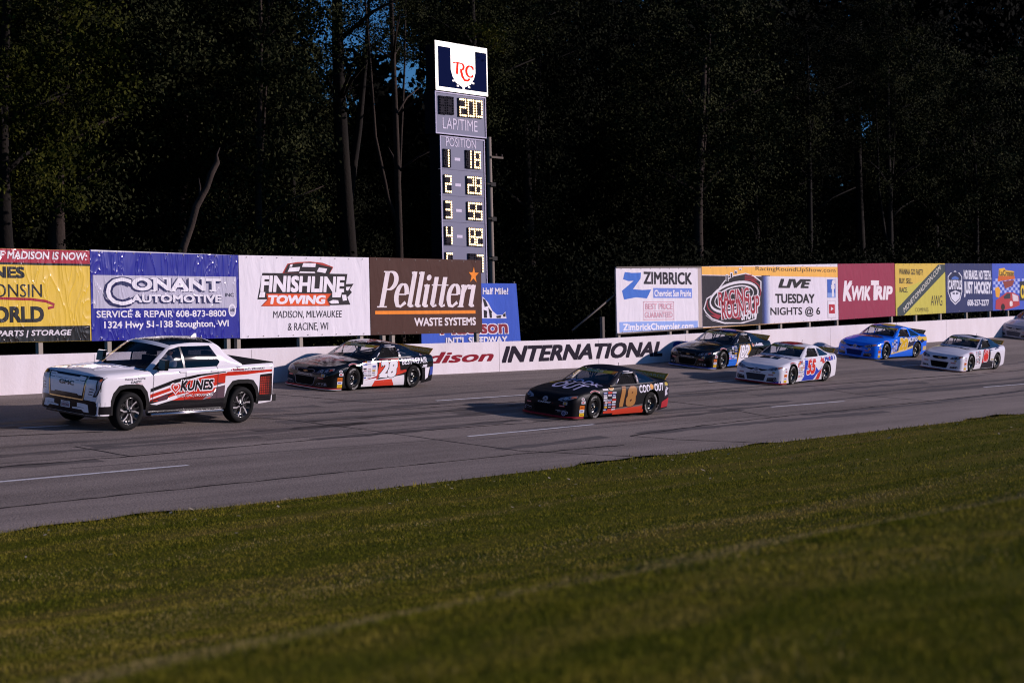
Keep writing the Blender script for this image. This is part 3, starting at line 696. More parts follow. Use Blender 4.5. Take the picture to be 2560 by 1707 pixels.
def digit(ch, b, lit=True):
    """bulb digit in a dark window; b = crop box"""
    g = G('mat', sheet_conv(cS, YS)); x0, z0, x1, z1 = g.rbox(b); q = MB()
    q.box((x0-60, .0, z0-1.5), (x1-60, .04, z1-1.5), 'mat:#28262e')
    W, H = x1-x0, z1-z0; mx, my = W*.14, H*.08
    P = {}
    for i in range(4):
        t = i/3
        P.setdefault('a', []).append((t, 1)); P.setdefault('g', []).append((t, .5)); P.setdefault('d', []).append((t, 0))
        for s_, xx, a0 in (('f', 0, .5), ('b', 1, .5), ('e', 0, 0), ('c', 1, 0)): P.setdefault(s_, []).append((xx, a0+.5*t))
    on = set(); al = set()
    for s_ in P:
        for pt in P[s_]:
            al.add(pt)
            if s_ in SEG[ch]: on.add(pt)
    for (u, v) in al:
        u0 = u
        if ch == '1': u = u-.35 if u else .15
        x, z = x0+mx+(W-2*mx)*u, z0+my+(H-2*my)*v; r = .04
        key = 'emit:#ffd8a0*4.5' if (u0, v) in on else 'mat:#34323a'
        q.add([(x-60+r*math.cos(k*.785), -.025, z-1.5+r*math.sin(k*.785)) for k in range(8)]+[(x-60, -.05, z-1.5)], [(k, (k+1) % 8, 8) for k in range(8)], key)
    q.build('digit', sb)
digit(' ', (96, 488, 140, 374)); digit(' ', (141, 490, 186, 378))
for i, ch in enumerate('200'): digit(ch, (216+i*50, 505+i*4, 263+i*50, 388+i*6))
for r_, (a, b) in enumerate((('1', '18'), ('2', '28'), ('3', '55'), ('4', '82'), ('5', ' 7'))):
    dy, dx = r_*160.5, r_*4.2
    digit(a, (124+dx*.7, 818+dy, 168+dx*.7, 704+dy))
    for i, ch in enumerate(b): digit(ch, (262+dx+i*46, 826+dy+i*4, 307+dx+i*46, 712+dy+i*4))
for X in (59.0, 61.1):
    p = MB(); p.box((X-60-.12, .25, -1.2), (X-60+.12, .5, 2.5), 'mat:#3a3838'); p.build('support_post', sb)
# utility pole to its right
up = empty('utility_pole', 'weathered wooden utility pole right behind the scoreboard tower', 'pole', (64.28, 49, 1.2))
p = MB(); p.tube([(0, 0, 0), (0, 0, 5), (.0, 0, 9.9)], [.14, .125, .1], 'mat:#8d8177', 10); p.build('post', up)
p = MB(); p.box((-.05, -.16, 9.05), (.75, -.1, 9.13), 'mat:#6a6058'); p.build('crossarm', up)
for x in (.3, .68):
    p = MB(); p.lathe_y([(.0, 0), (.035, 0), (.05, .03), (.03, .06), (.045, .09), (0, .12)], 'mat:#5a4c48', 10); o = p.build('insulator', up); o.rotation_euler = (R(90), 0, 0); o.location = (x, -.13, 9.13)
for z in (7.9, 6.5, 4.9):
    p = MB(); p.box((-.16, -.2, z), (.16, -.13, z+.16), 'mat:#3a3836'); p.box((-.45, -.24, z+.05), (-.16, -.2, z+.11), 'mat:#3a3836'); p.build('bracket', up)

# ------------------------------------------------------------------ vehicles
def catmull(P, per):
    out = []
    for i in range(len(P)-1):
        p0, p1, p2, p3 = P[max(i-1, 0)], P[i], P[i+1], P[min(i+2, len(P)-1)]
        for k in range(per):
            t = k/per
            out.append(tuple(.5*(2*b+(c-a)*t+(2*a-5*b+4*c-d)*t*t+(3*b-a-3*c+d)*t**3) for a, b, c, d in zip(p0, p1, p2, p3)))
    out.append(tuple(P[-1])); return out
TS = [0, .04, .1, .2, .32, .44, .55, .65, .74, .82, .88, .93, .97, 1.0]
def loft_body(ctrl, per=9, V=14):
    """ctrl rows: Wx, Wy, Tx, Ty, z bottom, z top, crown, start of the shoulder, tuck"""
    st = catmull(ctrl, per); bm = bmesh.new(); rows = []
    for i, (wx, wy, tx, ty, zb, zt, cr, s0, tk) in enumerate(st):
        wy = max(wy, 0); ty = max(ty, 0); L = []
        if i in (0, len(st)-1): wy = ty = 0
        dl = math.hypot(tx-wx, ty-wy) or 1
        for t in TS:
            s = max(0, (t-s0)/(1-s0)); a = 1-math.sqrt(max(0, 1-s*s)); b = tk*max(0, 1-t/.28)**2/dl
            L.append((wx+(tx-wx)*(a+b), wy+(ty-wy)*(a+b), zb+(zt-zb)*t))
        T = [(tx, ty*(1-2*v/V), zt+cr*(1-(1-2*v/V)**2)) for v in range(1, V)]
        row = L+T+[(p[0], -p[1], p[2]) for p in reversed(L)]
        rows.append([bm.verts.new(p) for p in row])
    for a, b in zip(rows, rows[1:]):
        for j in range(len(a)-1):
            try: bm.faces.new((a[j], b[j], b[j+1], a[j+1]))
            except ValueError: pass
    bmesh.ops.remove_doubles(bm, verts=bm.verts, dist=1e-4)
    bmesh.ops.recalc_face_normals(bm, faces=bm.faces)
    return bm
def loft_cab(keys, per=7, S=7, T=16, ws=None, rw=None, edge=.9, roof=None):
    """keys rows: Cx, Cz, Ex, Ey, Ez, By, Bz; ws / rw = (first, last) key span that is glass"""
    st = catmull(keys, per); bm = bmesh.new(); rows = []
    vv = [1-2*k/(T-2) for k in range(T-1)]; vv = [1, edge] + [edge*(1-2*k/(T-2)) for k in range(1, T-2)] + [-edge, -1]
    for (cx, cz, ex, ey, ez, by, bz) in st:
        L = [(ex, by+(ey-by)*(k/S)+.03*math.sin(math.pi*k/S)*min(1, (ez-bz)/.3), bz+(ez-bz)*k/S) for k in range(S)]
        Tt = [(ex+(cx-ex)*(1-abs(v)**2.2), ey*v, ez+(cz-ez)*(1-abs(v)**2.2)) for v in vv]
        rows.append([bm.verts.new(p) for p in L+Tt+[(p[0], -p[1], p[2]) for p in reversed(L)]])
    nT = len(vv)
    for i, (a, b) in enumerate(zip(rows, rows[1:])):
        u = (i+.5)/per
        for j in range(len(a)-1):
            try: f = bm.faces.new((a[j], b[j], b[j+1], a[j+1]))
            except ValueError: continue
            if j < S or j >= S+nT-1: f.material_index = 1
            else:
                inner = S+1 <= j < S+nT-2
                if ws and ws[0] < u < ws[1] and inner: f.material_index = 2
                elif rw and rw[0] < u < rw[1] and inner: f.material_index = 3
                elif roof and roof[0] < u < roof[1] and inner: f.material_index = 6
    bmesh.ops.remove_doubles(bm, verts=bm.verts, dist=1e-4)
    bmesh.ops.recalc_face_normals(bm, faces=bm.faces)
    return bm
def inpoly(p, P):
    c = False; j = len(P)-1
    for i in range(len(P)):
        if (P[i][1] > p[1]) != (P[j][1] > p[1]) and p[0] < (P[j][0]-P[i][0])*(p[1]-P[i][1])/(P[j][1]-P[i][1])+P[i][0]: c = not c
        j = i
    return c
def cut_xz(bm, P, cond):
    """cut the convex outline P (x, z) into faces that meet cond; returns the faces inside"""
    xs_ = [p[0] for p in P]; zs_ = [p[1] for p in P]; bb = (min(xs_)-.12, max(xs_)+.12, min(zs_)-.12, max(zs_)+.12)
    for a, b in zip(P, P[1:]+P[:1]):
        F = [f for f in bm.faces if cond(f) and bb[0] < f.calc_center_median().x < bb[1] and bb[2] < f.calc_center_median().z < bb[3]]
        ge = list({e for f in F for e in f.edges}); gv = list({v for f in F for v in f.verts})
        n_ = Vector((-(b[1]-a[1]), 0, b[0]-a[0])).normalized()
        bmesh.ops.bisect_plane(bm, geom=F+ge+gv, plane_co=(a[0], 0, a[1]), plane_no=n_, dist=1e-5)
    return [f for f in bm.faces if cond(f) and inpoly((f.calc_center_median().x, f.calc_center_median().z), P)]
def conform(mb, g, bvh, view, grid=.07):
    """lay 2-D decals on the shell; view side: (s, z) with s = -x, top: (y, v) with v = -x, front: (y, z)"""
    for v, f, c, lay in g.it:
        xs_ = [p[0] for p in v]; ys_ = [p[1] for p in v]
        bm = bmesh.new(); vv = [bm.verts.new((p[0], p[1], 0)) for p in v]
        for t in f:
            try: bm.faces.new([vv[i] for i in t])
            except ValueError: pass
        for ax, a, b in ((0, min(xs_), max(xs_)), (1, min(ys_), max(ys_))):
            k = int((b-a)/grid)
            for i in range(1, k+1):
                co = [0, 0, 0]; no = [0, 0, 0]; co[ax] = a+(b-a)*i/(k+1); no[ax] = 1
                bmesh.ops.bisect_plane(bm, geom=bm.verts[:]+bm.edges[:]+bm.faces[:], plane_co=co, plane_no=no)
        bm.verts.index_update(); P = []
        for q in bm.verts:
            a, b = q.co.x, q.co.y
            if view == 'side': o, d = Vector((-a, 3, b)), Vector((0, -1, 0))
            elif view == 'top': o, d = Vector((-b, a, 4)), Vector((0, 0, -1))
            else: o, d = Vector((6, a, b)), Vector((-1, 0, 0))
            h, n_, _, _ = bvh.ray_cast(o, d)
            if h is None or (view == 'side' and (h.y < .4 or n_.z > .8)): P.append(None)
            else:
                if n_.dot(d) > 0: n_ = -n_
                P.append(h+n_*(.002+.0014*lay))
        fs = [[q.index for q in t.verts] for t in bm.faces]; fs = [t for t in fs if all(P[i] is not None for i in t)]
        bm.free()
        if fs: mb.add([p or (0, 0, 0) for p in P], fs, c, True)
def bm_to(mb, bm, keys, only=None):
    """add bmesh faces to MB; keys maps material_index -> key (None = leave out)"""
    bm.verts.index_update(); by = {}
    for f in bm.faces:
        k = keys(f) if callable(keys) else keys.get(f.material_index)
        if k: by.setdefault(k, []).append(f)
    for k, F in by.items():
        ids = {}; vs = []
        for f in F:
            for v in f.verts:
                if v.index not in ids: ids[v.index] = len(vs); vs.append(v.co.copy())
        mb.add(vs, [[ids[v.index] for v in f.verts] for f in F], k, True)
def inset(bm, idx, d, side=None):
    mb = MB(); F = [f for f in bm.faces if f.material_index == idx and (side is None or f.calc_center_median().y*side > 0)]
    ids = {}; vs = []; bm.normal_update()
    for f in F:
        for v in f.verts:
            if v.index not in ids: ids[v.index] = len(vs); vs.append(v.co-v.normal*d)
    return vs, [[ids[v.index] for v in f.verts] for f in F]
def circ(cx, cz, r, n=28): return [(cx+r*math.cos(2*math.pi*k/n), cz+r*math.sin(2*math.pi*k/n)) for k in range(n)]
def place(root, nx, ny, yaw):
    """stand a vehicle on the banked track with its middle at (nx, ny), heading -X turned by yaw degrees"""
    n_ = Vector((-.00098*max(0, ny-YI) if nx > 61 else 0, -TB(nx), 1)).normalized()
    f = Vector((-math.cos(R(yaw)), -math.sin(R(yaw)), 0)); f = (f-n_*f.dot(n_)).normalized(); l = n_.cross(f)
    M4 = Matrix((f, l, n_)).transposed().to_4x4(); M4.translation = (nx, ny, bank(nx, ny)+.006)
    root.matrix_world = M4

def helmeted(name_, y, x, zseat, suit, helmet, visor='blk:#101014', face=False):
    """a seated driver: one continuous body, head on a neck, arms to the wheel"""
    mb = MB()
    me = bpy.data.meshes.new('person'); V = [(x, y, zseat), (x-.02, y, zseat+.22), (x-.03, y, zseat+.42), (x-.02, y, zseat+.52), (x+.0, y, zseat+.62),
        (x-.03, y+.19, zseat+.42), (x+.14, y+.25, zseat+.22), (x+.38, y+.12, zseat+.3), (x-.03, y-.19, zseat+.42), (x+.14, y-.25, zseat+.22), (x+.38, y-.12, zseat+.3),
        (x+.42, y+.13, zseat+.08), (x+.42, y-.13, zseat+.08), (x+.72, y+.13, zseat-.22), (x+.72, y-.13, zseat-.22)]
    E_ = [(0, 1), (1, 2), (2, 3), (3, 4), (2, 5), (5, 6), (6, 7), (2, 8), (8, 9), (9, 10), (0, 11), (0, 12), (11, 13), (12, 14)]
    rad = [.16, .15, .16, .065, .06, .085, .06, .042, .085, .06, .042, .1, .1, .065, .065]
    me.from_pydata(V, E_, []); o = bpy.data.objects.new('person', me); COL.objects.link(o)
    o.modifiers.new('s', 'SKIN'); me.skin_vertices[0].data[0].use_root = True
    for i, r_ in enumerate(rad): me.skin_vertices[0].data[i].radius = (r_, r_)
    o.modifiers.new('d', 'SUBSURF').levels = 2
    me2 = bpy.data.meshes.new_from_object(o.evaluated_get(bpy.context.evaluated_depsgraph_get())); bpy.data.objects.remove(o)
    mb.add([v.co for v in me2.vertices], [tuple(p.vertices) for p in me2.polygons], suit, True)
    hz = zseat+.7
    if face:
        sk = 'mat:#b98a72'
        mb.sphere((x, y, hz), .1, sk, 16, (1.02, .8, 1.2)); mb.sphere((x+.1, y, hz-.005), .022, sk, 8, (1, .7, 1.2))
        for s in (-1, 1): mb.sphere((x+.088, y+s*.033, hz+.025), .014, 'mat:#2a2220', 8); mb.sphere((x, y+s*.082, hz), .026, sk, 8, (.6, .4, 1.2))
        mb.box((x+.085, y-.028, hz-.062), (x+.098, y+.028, hz-.052), 'mat:#7a4038')
        for s in (-1, 1):
            for k in range(4): mb.tube([(x+.38+.012*k, y+s*(.12-.018*k), zseat+.3+.012), (x+.41+.012*k, y+s*(.105-.018*k), zseat+.325), (x+.41+.012*k, y+s*(.09-.018*k), zseat+.29)], .009, sk, 6)
            mb.tube([(x+.37, y+s*.1, zseat+.3), (x+.385, y+s*.075, zseat+.33)], .01, sk, 6)
    else:
        mb.sphere((x-.01, y, hz), .15, helmet, 18, (1.05, .88, 1.02))
        mb.add([(x-.01+.16*math.cos(a)*1.02, y+.135*math.sin(a), hz+dz) for a in [R(-60+i*15) for i in range(9)] for dz in (-.02, .055)], [(i*2, i*2+2, i*2+3, i*2+1) for i in range(8)], visor, True)
    return mb

# ---- race cars
RC_CTRL = [(2.48, 0, 2.05, 0, .07, .725, 0, .55, .0), (2.47, .38, 2.03, .33, .07, .725, .004, .55, .0), (2.42, .7, 1.97, .58, .07, .735, .015, .55, .0), (2.27, .885, 1.83, .72, .07, .757, .03, .56, .0),
           (1.99, .935, 1.63, .78, .07, .79, .045, .58, .02), (1.37, .955, 1.3, .82, .08, .845, .06, .6, .03), (.8, .945, .78, .85, .085, .885, .055, .66, .04), (.2, .94, .2, .87, .085, .905, .03, .7, .05),
           (-.6, .945, -.6, .875, .085, .92, .03, .7, .05), (-1.37, .97, -1.36, .86, .1, .95, .03, .66, .03), (-2.0, .945, -1.95, .83, .16, .98, .03, .66, .02), (-2.36, .87, -2.28, .74, .2, 1.0, .03, .7, .02),
           (-2.47, .55, -2.4, .45, .21, 1.01, .02, .75, .0), (-2.5, 0, -2.44, 0, .21, 1.01, 0, .75, .0)]
RC_CAB = [(.92, .93, .64, .85, .90, .872, .90), (.46, 1.15, .28, .77, 1.115, .88, .90), (.06, 1.335, -.06, .69, 1.285, .885, .905), (-.36, 1.395, -.38, .665, 1.335, .885, .91), (-.76, 1.385, -.77, .665, 1.325, .885, .915),
          (-1.05, 1.335, -1.06, .675, 1.27, .88, .925), (-1.5, 1.16, -1.5, .73, 1.11, .87, .94), (-1.95, 1.005, -2.0, .78, .985, .83, .975)]
AXL = 1.37
def make_wheels():
    w_ = MB(); w_.lathe_y([(.0, .1), (.05, .1), (.06, .075), (.09, .07), (.165, .055), (.18, .08), (.195, .125), (.205, .13), (.205, -.12), (.19, -.12), (.12, -.1), (0, -.1)], 'blk:#17171a', 32)
    for k in range(5):
        a = k*1.2566+.2; w_.lathe_y([(0, .088), (.013, .088), (.016, .072)], 'metal:#c8c4c0', 8, (.075*math.cos(a), 0, .075*math.sin(a)))
    for k in range(10):
        a = k*.628; w_.add([(.13*math.cos(a+d)*r_+0, .066, .13*math.sin(a+d)*r_) for d, r_ in ((-.13, .9), (.13, .9), (.11, 1.13), (-.11, 1.13))], [(0, 1, 2, 3)], 'mat:#050505')
    w_.lathe_y([(0, .135), (.03, .133), (.032, .1)], 'metal:#b8b098', 12)
    t_ = MB(); t_.lathe_y([(.2, .12), (.215, .138), (.26, .145), (.31, .14), (.335, .12), (.345, .09), (.348, 0), (.345, -.09), (.335, -.12), (.3, -.14), (.2, -.12)], 'rub:#151414', 48)
    for a0, s in ((90, 'GENERAL'), (270, 'GENERAL')):
        v, f = text2d(s, .0); t_.add([((.262+p[1]*.05)*(-1)*math.cos(R(a0+30-p[0]*60)), .1475, (.262+p[1]*.05)*math.sin(R(a0+30-p[0]*60))) for p in v], f, 'rub:#c9c6c2')
    return w_, t_
WHEEL, TYRE = [q.build(n_) for q, n_ in zip(make_wheels(), ('wheel', 'tyre'))]
TYRE.parent = WHEEL; _first_wheel = [True]
def wheel_at(root, x, y, z, steer=0, flip=False):
    if _first_wheel[0]: o = WHEEL; o.parent = root; _first_wheel[0] = False
    else: o = copy_tree(WHEEL, root)
    o.location = (x, y, z); o.rotation_euler = (0, random.Random(x*7+y).uniform(0, 3), (math.pi if flip else 0)+steer)
    return o
def stickers(g, s0, z0, s1, z1, cols, rows, seed, pal=('#d8d4da', '#e2dfe4', '#c0342c', '#d9d5dc', '#24222a', '#d6a83a', '#b9b6c4', '#3a4f9a'), lay=2):
    rr = random.Random(seed); W, H = (s1-s0)/cols, (z1-z0)/rows
    for j in range(rows):
        for i in range(cols):
            if rr.random() < .08: continue
            a, b = s0+i*W+W*rr.uniform(.03, .12), z0+j*H+H*rr.uniform(.06, .16); c, d = a+W*rr.uniform(.72, .9), b+H*rr.uniform(.6, .8); col = rr.choice(pal)
            g.rect((a, b, c, d), col, lay); dark = col in ('#24222a', '#c0342c', '#3a4f9a')
            if rr.random() < .75: g.rect((a+W*.1, b+H*.22, c-W*.12, b+H*.44), '#e4e0e6' if dark else rr.choice(['#24222a', '#a03030', '#34408a']), lay+.7)
def std_front_stickers(sd, seed):
    sd.rect((-2.06, .30, -1.86, .40), '#d8701c', 2); sd.rect((-2.06, .2, -1.86, .29), '#dcd8de', 2); sd.rect((-2.06, .1, -1.86, .19), '#e8c028', 2)
    sd.rect((-2.03, .33, -1.9, .36), '#8a3a10', 3); sd.rect((-2.03, .23, -1.9, .26), '#4a5aa0', 3); sd.rect((-2.03, .13, -1.9, .15), '#8a6a10', 3)
    sd.rect((-2.0, .45, -1.83, .53), '#dedae0', 2); sd.rect((-1.97, .47, -1.88, .51), '#b03038', 3); sd.ell((-2.0, .54, -1.86, .62), '#d4d0d8', 2); sd.ell((-1.97, .56, -1.89, .6), '#7a4a3a', 3)
    pts = ell(-1.37, .36, .432, .432, 16, 118, 62); sd.stroke(pts, .02, '#d4c4c8', 2); sd.stroke(pts, .01, '#a83a40', 3)

def nose_ss(hl, gr, fr, dark, outline):
    """wide-mouthed nose: pill upper grille, trapezoid mouth, swept lamps"""
    for s in (-1, 1):
        q = hl[s]; q.poly([(s*.44, .50), (s*.5, .585), (s*.72, .64), (s*.86, .665), (s*.885, .6), (s*.76, .51)], '#6c6a74', 2)
        q.poly([(s*.47, .51), (s*.52, .575), (s*.72, .625), (s*.84, .645), (s*.86, .6), (s*.745, .52)], '#1d1c22', 3)
        q.ell((s*.6-.045, .53, s*.6+.045, .605), '#b8b6c2', 4); q.ell((s*.6-.025, .545, s*.6+.025, .59), '#3a3944', 5); q.ell((s*.74-.04, .545, s*.74+.04, .62), '#8f8d9a', 4); q.poly([(s*.8, .58), (s*.86, .6), (s*.845, .64), (s*.8, .62)], '#a84a3a', 4)
        fr.poly([(s*.44, .13), (s*.5, .21), (s*.78, .235), (s*.8, .14)], outline, 1); fr.poly([(s*.46, .137), (s*.51, .203), (s*.77, .225), (s*.785, .147)], '#131216', 2)
        for i in range(2): fr.poly([(s*(.53+.1*i), .205), (s*(.61+.1*i), .213), (s*(.57+.1*i), .165)], '#8c8a92', 3)
        fr.ell((s*.75-.03, .155, s*.75+.03, .215), '#9c9aa2', 3); fr.rect((min(s*.5, s*.7), .34, max(s*.5, s*.7), .385), '#a8342c', 2); fr.rect((min(s*.52, s*.68), .355, max(s*.52, s*.68), .37), '#d8b0a8', 3)
    pill = [(-.36, .56), (-.33, .5), (-.2, .465), (.2, .465), (.33, .5), (.36, .56), (.28, .585), (-.28, .585)]
    gr.poly(pill, outline, 1.5); gr.poly([(p[0]*.95, .527+(p[1]-.527)*.85) for p in pill], '#0e0d10', 2.5)
    bt = [(-.09, .525), (-.075, .508), (-.03, .508), (-.03, .498), (.035, .498), (.03, .508), (.09, .514), (.075, .54), (.03, .54), (.03, .55), (-.035, .55), (-.03, .54), (-.075, .54)]
    gr.poly(bt, '#b88a5a', 4)
    fr.text('CHEVROLET SS', (-.3, .415, .3, .445), '#c9c6cc', .03, .1, 3)
    mo = [(-.42, .385), (-.36, .16), (-.3, .12), (.3, .12), (.36, .16), (.42, .385)]
    gr.poly(mo, outline, 1.5); gr.poly([(p[0]*.955, .255+(p[1]-.255)*.93) for p in mo], '#0b0b0d', 2.5)
    for i in range(6): gr.rect((-.36, .15+i*.036, .36, .153+i*.036), '#26262a', 3.3)
def nose_camry(hl, gr, fr, dark, outline):
    """narrow winged upper grille round an oval emblem, big lower grille, side fog recesses"""
    for s in (-1, 1):
        q = hl[s]; q.poly([(s*.42, .525), (s*.5, .59), (s*.7, .645), (s*.87, .665), (s*.89, .61), (s*.74, .535), (s*.56, .5)], '#8b8996', 2)
        q.poly([(s*.55, .525), (s*.6, .6), (s*.74, .625), (s*.74, .55), (s*.62, .515)], '#2a2934', 3); q.ell((s*.66-.045, .54, s*.66+.045, .615), '#b9b7c4', 4); q.ell((s*.66-.024, .555, s*.66+.024, .6), '#30303c', 5)
        q.poly([(s*.78, .58), (s*.88, .61), (s*.86, .65), (s*.78, .64)], '#b8684a', 3)
        gr.poly([(s*.08, .505), (s*.2, .47), (s*.36, .50), (s*.5, .545), (s*.4, .545), (s*.22, .535), (s*.1, .545)], '#121116', 2)
        fr.poly([(s*.43, .12), (s*.47, .25), (s*.78, .285), (s*.8, .15), (s*.74, .12)], '#15141a', 2)
        fr.poly([(s*.46, .225), (s*.72, .262), (s*.72, .25), (s*.46, .212)], '#a9a6b2', 3); fr.poly([(s*.46, .185), (s*.68, .2), (s*.68, .19), (s*.46, .175)], '#5a5862', 3); fr.ell((s*.735-.04, .155, s*.735+.04, .235), '#a5a2ae', 3); fr.ell((s*.735-.022, .173, s*.735+.022, .217), '#26252e', 4)
        fr.rect((min(s*.5, s*.68), .345, max(s*.5, s*.68), .39), '#9a2c30', 2); fr.rect((min(s*.52, s*.66), .362, max(s*.52, s*.66), .376), '#d8c0c0', 3)
    for rx, rz in ((.085, .055), (.04, .052), (.08, .022)):
        pts = ell(0, .515+(.012 if rz < .03 else 0), rx, rz, 20); gr.stroke(pts+[pts[0]], .009, '#a9a6b0', 4)
    gr.ell((-.085, .46, .085, .57), '#16151a', 3)
    mo = [(-.4, .345), (-.33, .13), (.33, .13), (.4, .345), (.3, .365), (-.3, .365)]
    gr.poly(mo, dark, 2.5)
    for i in range(7): gr.rect((-.35+.02*(6-i)*.3, .15+i*.03, .35-.02*(6-i)*.3, .154+i*.03), '#0c0c10', 3.3)
    fr.text('CAMRY', (-.25, .395, .22, .435), outline, .045, .25, 3)

def race_car(label, pos, yaw, paint, cabpaint, nose, nosecols, draw, splitter, spoiler='#d0983c', suit='mat:#26262c', helmet='car:#d8d8dc', skirt=None, roofpaint=None, fin='car', roll='mat:#8f8d92', glass='screen_glass', dx=0):
    root = empty('stock_car', label, 'race car', group='stock cars following the pickup')
    key = lambda c: c if ':' in c else fin+':'+c
    bm = loft_body(RC_CTRL)
    for ax in (AXL, -AXL):
        for f in cut_xz(bm, circ(ax, .36, .4), lambda f: abs(f.calc_center_median().y) > .5 and abs(f.normal.z) < .75): f.material_index = 9
    bmesh.ops.delete(bm, geom=[f for f in bm.faces if f.material_index == 9], context='FACES')
    cab = loft_cab(RC_CAB, ws=(.25, 1.85), rw=(5.15, 6.75), edge=.93)
    side = lambda s: (lambda f: f.material_index == 1 and f.calc_center_median().y*s > 0)
    for s in (1, -1):
        sill = .95 if s > 0 else .912
        for f in cut_xz(cab, [(.37 if s > 0 else .42, sill), (-.04, 1.235), (-.2, 1.268), (-.66, 1.27), (-.70, sill)], side(s)): f.material_index = 4
        for f in cut_xz(cab, [(-.80, sill+.012), (-.77, 1.255), (-1.0, 1.225), (-1.35, 1.12), (-1.62, 1.0), (-1.52, sill+.022)], side(s)): f.material_index = 5
    tmp = bmesh.new()
    for b in (bm, cab):
        me_ = bpy.data.meshes.new('x'); b.to_mesh(me_); tmp.from_mesh(me_); bpy.data.meshes.remove(me_)
    bvh = BVHTree.FromBMesh(tmp); tmp.free()
    body = MB()
    cabin = lambda c: -1.85 < c.x < .74 and abs(c.y) < .8 and c.z > .85
    bm_to(body, bm, lambda f: 'mat:#0e0e10' if cabin(f.calc_center_median()) and abs(f.normal.z) > .5 else key(paint))
    bm_to(body, cab, lambda f: key(cabpaint) if f.material_index == 1 else (key(roofpaint or cabpaint) if f.material_index == 0 else None))
    sd, tp, fr, gr = G(fin), G(fin), G(fin), G('mat'); hl = {1: G('blk'), -1: G('blk')}
    nose(hl, gr, fr, *nosecols); draw(sd, tp, fr)
    std_front_stickers(sd, 1); fr.rect((.62, .41, .74, .49), '#b0b0b8', 2); fr.ell((.635, .42, .725, .48), '#c89a4a', 3)
    # windscreen header strip
    hd = G('satin'); hd.rect((-.66, 1.215, .66, 1.285), '#9d9038', 2); hd.text('MENARDS', (-.3, 1.225, .3, 1.272), '#d4cfb4', .03, .05, 4); hd.poly([(.56, 1.215), (.66, 1.215), (.66, 1.285), (.56, 1.285)], '#a06a30', 3)
    for gg, vw in ((sd, 'side'), (tp, 'top'), (fr, 'front'), (hd, 'front')): conform(body, gg, bvh, vw)
    dn = G(fin); dn.rect((.2, 1.287, .5, 1.307), '#c4c0c8', 2); conform(body, dn, bvh, 'side')
    body.build('body', root)
    m1 = MB(); conform(m1, gr, bvh, 'front'); m1.build('grille', root)
    for s in (1, -1): m1 = MB(); conform(m1, hl[s], bvh, 'front'); m1.build('headlight', root)
    for idx, nm, k in ((2, 'windshield', glass), (3, 'rear_window', 'screen_glass')):
        q = MB(); q.add(*inset(cab, idx, .004), k, True); q.build(nm, root)
    q = MB(); q.add(*inset(cab, 4, .004, -1), 'clear_glass', True); q.build('side_window', root)
    for s in (1, -1): q = MB(); q.add(*inset(cab, 5, .004, s), 'clear_glass' if s < 0 else 'hazy_glass', True); q.build('quarter_window', root)
    # driver's window net: ribbons in a frame, white padded bar ahead of it
    nb = MB(); vs, fs = inset(cab, 4, .03, 1)
    
    yn = lambda z: .835-(z-.95)*.47
    for z0 in [.955+.03*i for i in range(10)]:
        nb.add([(.30-(z-.955)*1.45, yn(z), z) for z in (z0, z0+.023)]+[(-.69, yn(z), z) for z in (z0+.023, z0)], [(0, 1, 2, 3)], 'mat:#17171a')
    for x in [-.6+.1*i for i in range(6)]: nb.add([(x, yn(.955)+.004, .955), (x+.02, yn(.955)+.004, .955), (x+.01, yn(1.25)+.004, 1.25), (x-.01, yn(1.25)+.004, 1.25)], [(0, 1, 2, 3)], 'mat:#1b1b1f')
    nb.build('window_net', root)
    bar = MB(); bar.tube([(.31, .855, .965), (.14, .8, 1.09)], .02, 'satin:#c9c6cc', 8); bar.build('window_bar', root)
    bar = MB(); bar.tube([(-.12, .735, 1.25), (-.62, .725, 1.262)], .018, 'satin:#cac7cc', 8); bar.build('drip_rail', root)
    # roll cage
    cg = MB()
    for s in (1, -1):
        cg.tube([(.62, s*.76, .88), (.1, s*.68, 1.22), (-.15, s*.62, 1.30), (-.7, s*.62, 1.31)], .024, roll); cg.tube([(-.7, s*.78, .9), (-.7, s*.63, 1.31)], .024, roll); cg.tube([(-.72, s*.62, 1.3), (-1.65, s*.6, .97)], .024, roll)
        cg.tube([(.1, s*.69, 1.21), (.05, s*.8, .9)], .02, roll); cg.tube([(-.3, s*.68, 1.29), (-.68, s*.8, .92)], .016, roll)
    cg.tube([(-.7, -.62, 1.31), (-.7, .62, 1.31)], .024, roll); cg.tube([(-.7, -.76, .95), (-.7, .62, 1.28)], .024, roll); cg.tube([(-.15, -.62, 1.3), (-.15, .62, 1.3)], .024, roll); cg.tube([(.6, .0, .9), (-.1, .0, 1.31)], .02, roll); cg.tube([(-.72, -.55, 1.27), (-1.55, .4, .98)], .02, roll)
    cg.build('roll_cage', root)
    st_ = MB(); st_.box((-.62, .2, .7), (-.5, .6, 1.12), 'mat:#1a1a1e'); st_.box((-.62, .12, .95), (-.3, .2, 1.1), 'mat:#1a1a1e'); st_.box((-.62, .6, .95), (-.3, .66, 1.1), 'mat:#1a1a1e'); st_.box((-.5, .2, .66), (0, .6, .72), 'mat:#1a1a1e'); st_.build('seat', root)
    da = MB(); da.tube([(.5, -.75, .9), (.45, 0, .95), (.5, .75, .9)], .05, 'mat:#141416'); da.lathe_y([(.16, -.012), (.175, 0), (.16, .012), (.148, 0), (.16, -.012)], 'rub:#1a1a1a', 20, (0, 0, 0)); da.build('dashboard', root)
    # splitter lip
    sp = MB(); st = [q for q in catmull(RC_CTRL, 9) if q[0] > 1.86]; pts = [(q[0], q[1]) for q in st]; pts = [(p[0]+.05*(1-max(0, p[1]-.6)), p[1]*1.035) for p in pts]; pts = [(x, -y) for x, y in reversed(pts[1:])]+pts
